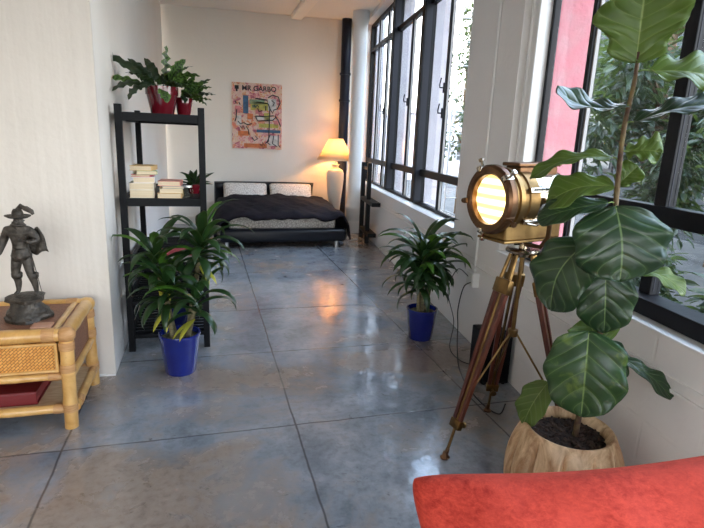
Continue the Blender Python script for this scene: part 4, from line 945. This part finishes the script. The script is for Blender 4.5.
def figleaf(base, tip, width, nrm, m=M_fig, prof=FID, bow=.12, cup=.10, wave=.05, side=0.0, stem=None, asym=0.0, seed=0, tipcurl=0.0):
    """base, tip world points of the midrib; nrm rough upper-face normal"""
    base, tip = V(base), V(tip); d = tip-base; L = d.length; d.normalize(); n = V(nrm); n = (n-d*n.dot(d)).normalized(); sd = d.cross(n); mb = MB()
    rs = random.Random(seed); ph = rs.uniform(0, 6); NV, NU = 26, 14; rows = []
    for i in range(NV+1):
        t = i/NV; ww = width*.5*interp(prof, t)
        c = base+d*(L*t)+n*(bow*L*math.sin(math.pi*t)-tipcurl*L*max(0, t-.7)**2*4)+sd*(side*L*math.sin(math.pi*t))
        row = []
        for j in range(NU+1):
            u = j/NU*2-1; wv = ww*(1+asym*u)*(1+.05*math.sin(t*15+ph+(2 if u > 0 else 0)))
            h = cup*ww*abs(u)**1.5+wave*width*math.sin(t*17+ph+(1.5 if u > 0 else 0))*abs(u)**2.2-.02*width*math.exp(-(u*7)**2)
            vein = -.004*width*math.cos((t-.34*abs(u)**1.15)*5.5*2*math.pi)*min(1, abs(u)*4)*(1-abs(u)**4)
            row.append(c+sd*(wv*u)+n*(h-vein))
        rows.append(row)
    mb.grid(rows); o = finish('leaf', mb, m, fg, smooth=True, fix=False, solid=.0012)
    if stem is not None: finish('petiole', MB().tube([stem, (V(stem)+base)/2+V((0, 0, .004)), base+d*.01], [.0035, .003, .003], 6), M_petiole, o, smooth=True)
    return o
tocam = (EYE-(PC+V((0, 0, .9)))).normalized()
up = V((0, 0, 1)); rt = V((PC.y, -PC.x, 0)).normalized()   # right in the picture
PXM = .00436                                              # metres per pixel near the plant
def FL(bx, by, tx, ty, wpx, nr, ob=0.0, ot=0.0, sx=None, sy=None, **k):
    st_ = fa(sx if sx is not None else bx, sy if sy is not None else by)
    k.setdefault('seed', int(bx+ty*3)); figleaf(fa(bx, by, ob), fa(tx, ty, ot), wpx*PXM, nr, stem=st_, **k)
# top leaf, upright, back lit
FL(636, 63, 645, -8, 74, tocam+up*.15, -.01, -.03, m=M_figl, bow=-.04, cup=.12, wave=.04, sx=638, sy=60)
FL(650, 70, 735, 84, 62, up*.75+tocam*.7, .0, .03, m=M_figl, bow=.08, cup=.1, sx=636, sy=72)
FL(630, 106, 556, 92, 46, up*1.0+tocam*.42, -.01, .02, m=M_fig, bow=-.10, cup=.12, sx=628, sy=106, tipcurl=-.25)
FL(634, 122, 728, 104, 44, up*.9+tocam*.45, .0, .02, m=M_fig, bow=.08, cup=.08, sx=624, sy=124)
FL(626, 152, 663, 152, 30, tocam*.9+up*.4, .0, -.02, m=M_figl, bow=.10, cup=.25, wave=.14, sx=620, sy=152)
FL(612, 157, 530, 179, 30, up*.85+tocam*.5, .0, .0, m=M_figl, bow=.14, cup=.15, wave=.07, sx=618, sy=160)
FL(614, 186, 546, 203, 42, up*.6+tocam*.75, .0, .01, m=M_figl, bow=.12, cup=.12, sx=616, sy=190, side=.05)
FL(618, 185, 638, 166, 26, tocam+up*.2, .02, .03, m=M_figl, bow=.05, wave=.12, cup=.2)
FL(608, 203, 537, 220, 32, up*.65+tocam*.7, -.03, -.04, m=M_fig, bow=.10, cup=.1, side=-.04, sx=615, sy=203)
FL(616, 206, 620, 282, 78, tocam*.9+up*.35+rt*.1, -.05, -.10, m=M_fig, prof=ROUND, bow=.10, cup=-.12, wave=.05, side=-.03, sx=616, sy=208)
FL(648, 232, 667, 240, 22, tocam+up*.3, -.07, -.07, m=M_fig, prof=ROUND, bow=.05) if False else None
FL(590, 240, 550, 310, 60, tocam*.9+up*.3-rt*.25, -.02, -.03, m=M_fig, prof=ROUND, bow=.10, cup=-.08, sx=612, sy=232, side=.10)
FL(606, 262, 604, 333, 51, tocam+up*.3, -.01, -.02, m=M_fig, prof=ROUND, bow=.10, cup=-.1, sx=611, sy=262)
FL(598, 250, 580, 290, 50, tocam+up*.5, .03, .03, m=M_figl, prof=ROUND, bow=.06, sx=611, sy=255)
FL(630, 268, 686, 293, 24, up*.85+tocam*.55, .02, .02, m=M_figl, bow=.14, cup=.1, wave=.10, sx=610, sy=270)
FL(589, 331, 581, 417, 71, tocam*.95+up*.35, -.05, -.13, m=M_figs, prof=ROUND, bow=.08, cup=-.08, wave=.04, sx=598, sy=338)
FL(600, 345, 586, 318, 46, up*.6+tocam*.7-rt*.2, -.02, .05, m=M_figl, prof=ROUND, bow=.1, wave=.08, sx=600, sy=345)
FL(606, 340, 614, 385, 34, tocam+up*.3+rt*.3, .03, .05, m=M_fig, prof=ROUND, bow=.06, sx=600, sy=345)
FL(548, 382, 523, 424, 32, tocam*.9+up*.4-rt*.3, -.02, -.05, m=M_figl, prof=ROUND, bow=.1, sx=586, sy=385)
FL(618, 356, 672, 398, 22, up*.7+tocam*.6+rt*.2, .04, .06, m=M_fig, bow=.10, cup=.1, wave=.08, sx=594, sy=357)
# ------------------------------------------------------------------ sofa and cushion
M_coral = None
def velvet():
    m, nt, p, L = nodes('coral_velvet'); tc = nt.nodes.new('ShaderNodeTexCoord').outputs['Object']
    mp = nt.nodes.new('ShaderNodeMapping'); mp.inputs['Scale'].default_value = (1, 1, 2.2); L(tc, mp.inputs['Vector'])
    a = noise(nt, mp.outputs[0], 55, 10, .8, .3); b_ = noise(nt, tc, 6, 4, .6)
    c = mixc(nt, mrange(nt, a, .35, .65), (.30, .022, .016), (.64, .075, .046)); c = mixc(nt, mrange(nt, b_, .4, .65, 0, .6), c, (.66, .085, .058))
    L(c, p.inputs['Base Color']); p.inputs['Roughness'].default_value = .75; p.inputs['Specular IOR Level'].default_value = .12; p.inputs['Sheen Weight'].default_value = .12; p.inputs['Sheen Tint'].default_value = (1, .3, .2, 1); p.inputs['Sheen Roughness'].default_value = .35
    bm_ = nt.nodes.new('ShaderNodeBump'); bm_.inputs['Strength'].default_value = .25; bm_.inputs['Distance'].default_value = .004; L(noise(nt, tc, 220, 4), bm_.inputs['Height']); L(bm_.outputs[0], p.inputs['Normal'])
    return m
M_velvet = velvet()
e0 = V((1, -.25, 0)).normalized(); PL = at(392, 466, (.375, .80, 0)); PR = PL+e0*.76+V((0, 0, .085))
pax = (PR-PL).normalized(); hfw = V((-e0.y, e0.x, 0)); pn = (-hfw*.80+V((0, 0, 1))*.60); pn = (pn-pax*pn.dot(pax)).normalized(); pdn = pax.cross(pn)
if pdn.z > 0: pdn = -pdn
a_, b_ = .38, .24
ctr = PL+pax*a_+pdn*b_
cu = MB(); pillow_mesh(cu, ctr, pax, pdn, pn, a_, b_, .11, pw=.42, res=40, pinch=.13, wr=lambda u, v: .006*math.sin(u*5+v*4)+.004*math.sin(u*11-v*3))
cush = thing('cushion', ctr-V((0, 0, .2)), 'coral red velvet cushion with pointed corners in the right foreground', 'cushion')
finish('cushion_cover', cu, M_velvet, cush, smooth=True, sub=1)
SRT = Matrix((e0, hfw, V((0, 0, 1)))).transposed().to_4x4(); SRT.translation = V((ctr.x, ctr.y, 0))
sf = thing('sofa', (ctr.x, ctr.y, 0), 'red upholstered sofa carrying the coral cushion in the foreground', 'sofa')
zc = ctr.z
finish('seat', MB().box((-.9, -.75, .12), (.62, .05, .44), SRT, .04), M_velvet, sf, smooth='auto')
finish('backrest', MB().box((-.0, .02, .12), (.55, .10, .62), SRT, .04), M_velvet, sf, smooth='auto')
for x in (-.82, .5):
    for y in (-.68, -.03): finish('leg', MB().box((x, y, 0), (x+.05, y+.05, .13), SRT), M_mah, sf)
# ------------------------------------------------------------------ light
wd = D.worlds.new('sky'); S.world = wd; wd.use_nodes = True; nt = wd.node_tree; bg = nt.nodes['Background']
tc = nt.nodes.new('ShaderNodeTexCoord').outputs['Generated']; sx = nt.nodes.new('ShaderNodeSeparateXYZ'); nt.links.new(tc, sx.inputs[0])
g = mrange(nt, sx.outputs[2], .05, .55); cl = mrange(nt, noise(nt, tc, 3.5, 5, .55), .42, .62)
c = mixc(nt, g, (1.0, .965, .92), (.46, .66, 1.0)); c = mixc(nt, mathn(nt, 'MULTIPLY', cl, .85), c, (1, .955, .89)); nt.links.new(c, bg.inputs[0]); bg.inputs[1].default_value = 5.0
def portal(s0, s1, z0, z1):
    l = D.lights.new('window_portal', 'AREA'); l.shape = 'RECTANGLE'; l.size = s1-s0; l.size_y = z1-z0; l.cycles.is_portal = True
    o = D.objects.new('window_portal', l); COL.objects.link(o)
    zx = WN; m_ = Matrix((WD, V((0, 0, 1)), WD.cross(V((0, 0, 1))))).transposed().to_4x4()
    # light emits along local -Z ; want -Z = -WN  -> local Z = WN
    if WD.cross(V((0, 0, 1))).dot(WN) < 0: m_ = Matrix((-WD, V((0, 0, 1)), (-WD).cross(V((0, 0, 1))))).transposed().to_4x4()
    m_.translation = W(CG+.10, (s0+s1)/2, (z0+z1)/2); o.matrix_world = m_
portal(J2, JE, SILL, HD); portal(JS, 3.36, SILL, HD)
l = D.lights.new('window_portal', 'AREA'); l.shape = 'RECTANGLE'; l.size = 4.2; l.size_y = 2.5; l.cycles.is_portal = True
o = D.objects.new('window_portal', l); COL.objects.link(o); o.location = (-1.1, -3.38, 1.45); o.rotation_euler = (R(90), 0, 0)
S.view_settings.view_transform = 'Standard'; S.view_settings.look = 'None'; S.view_settings.exposure = 1.2; S.view_settings.gamma = 1; S.view_settings.use_curve_mapping = False
S.cycles.max_bounces = 10; S.cycles.diffuse_bounces = 6; S.cycles.glossy_bounces = 4; S.cycles.transparent_max_bounces = 16; S.cycles.use_denoising = True
S.cycles.sample_clamp_indirect = 6; S.cycles.caustics_reflective = False; S.cycles.caustics_refractive = False
bpy.context.view_layer.update()
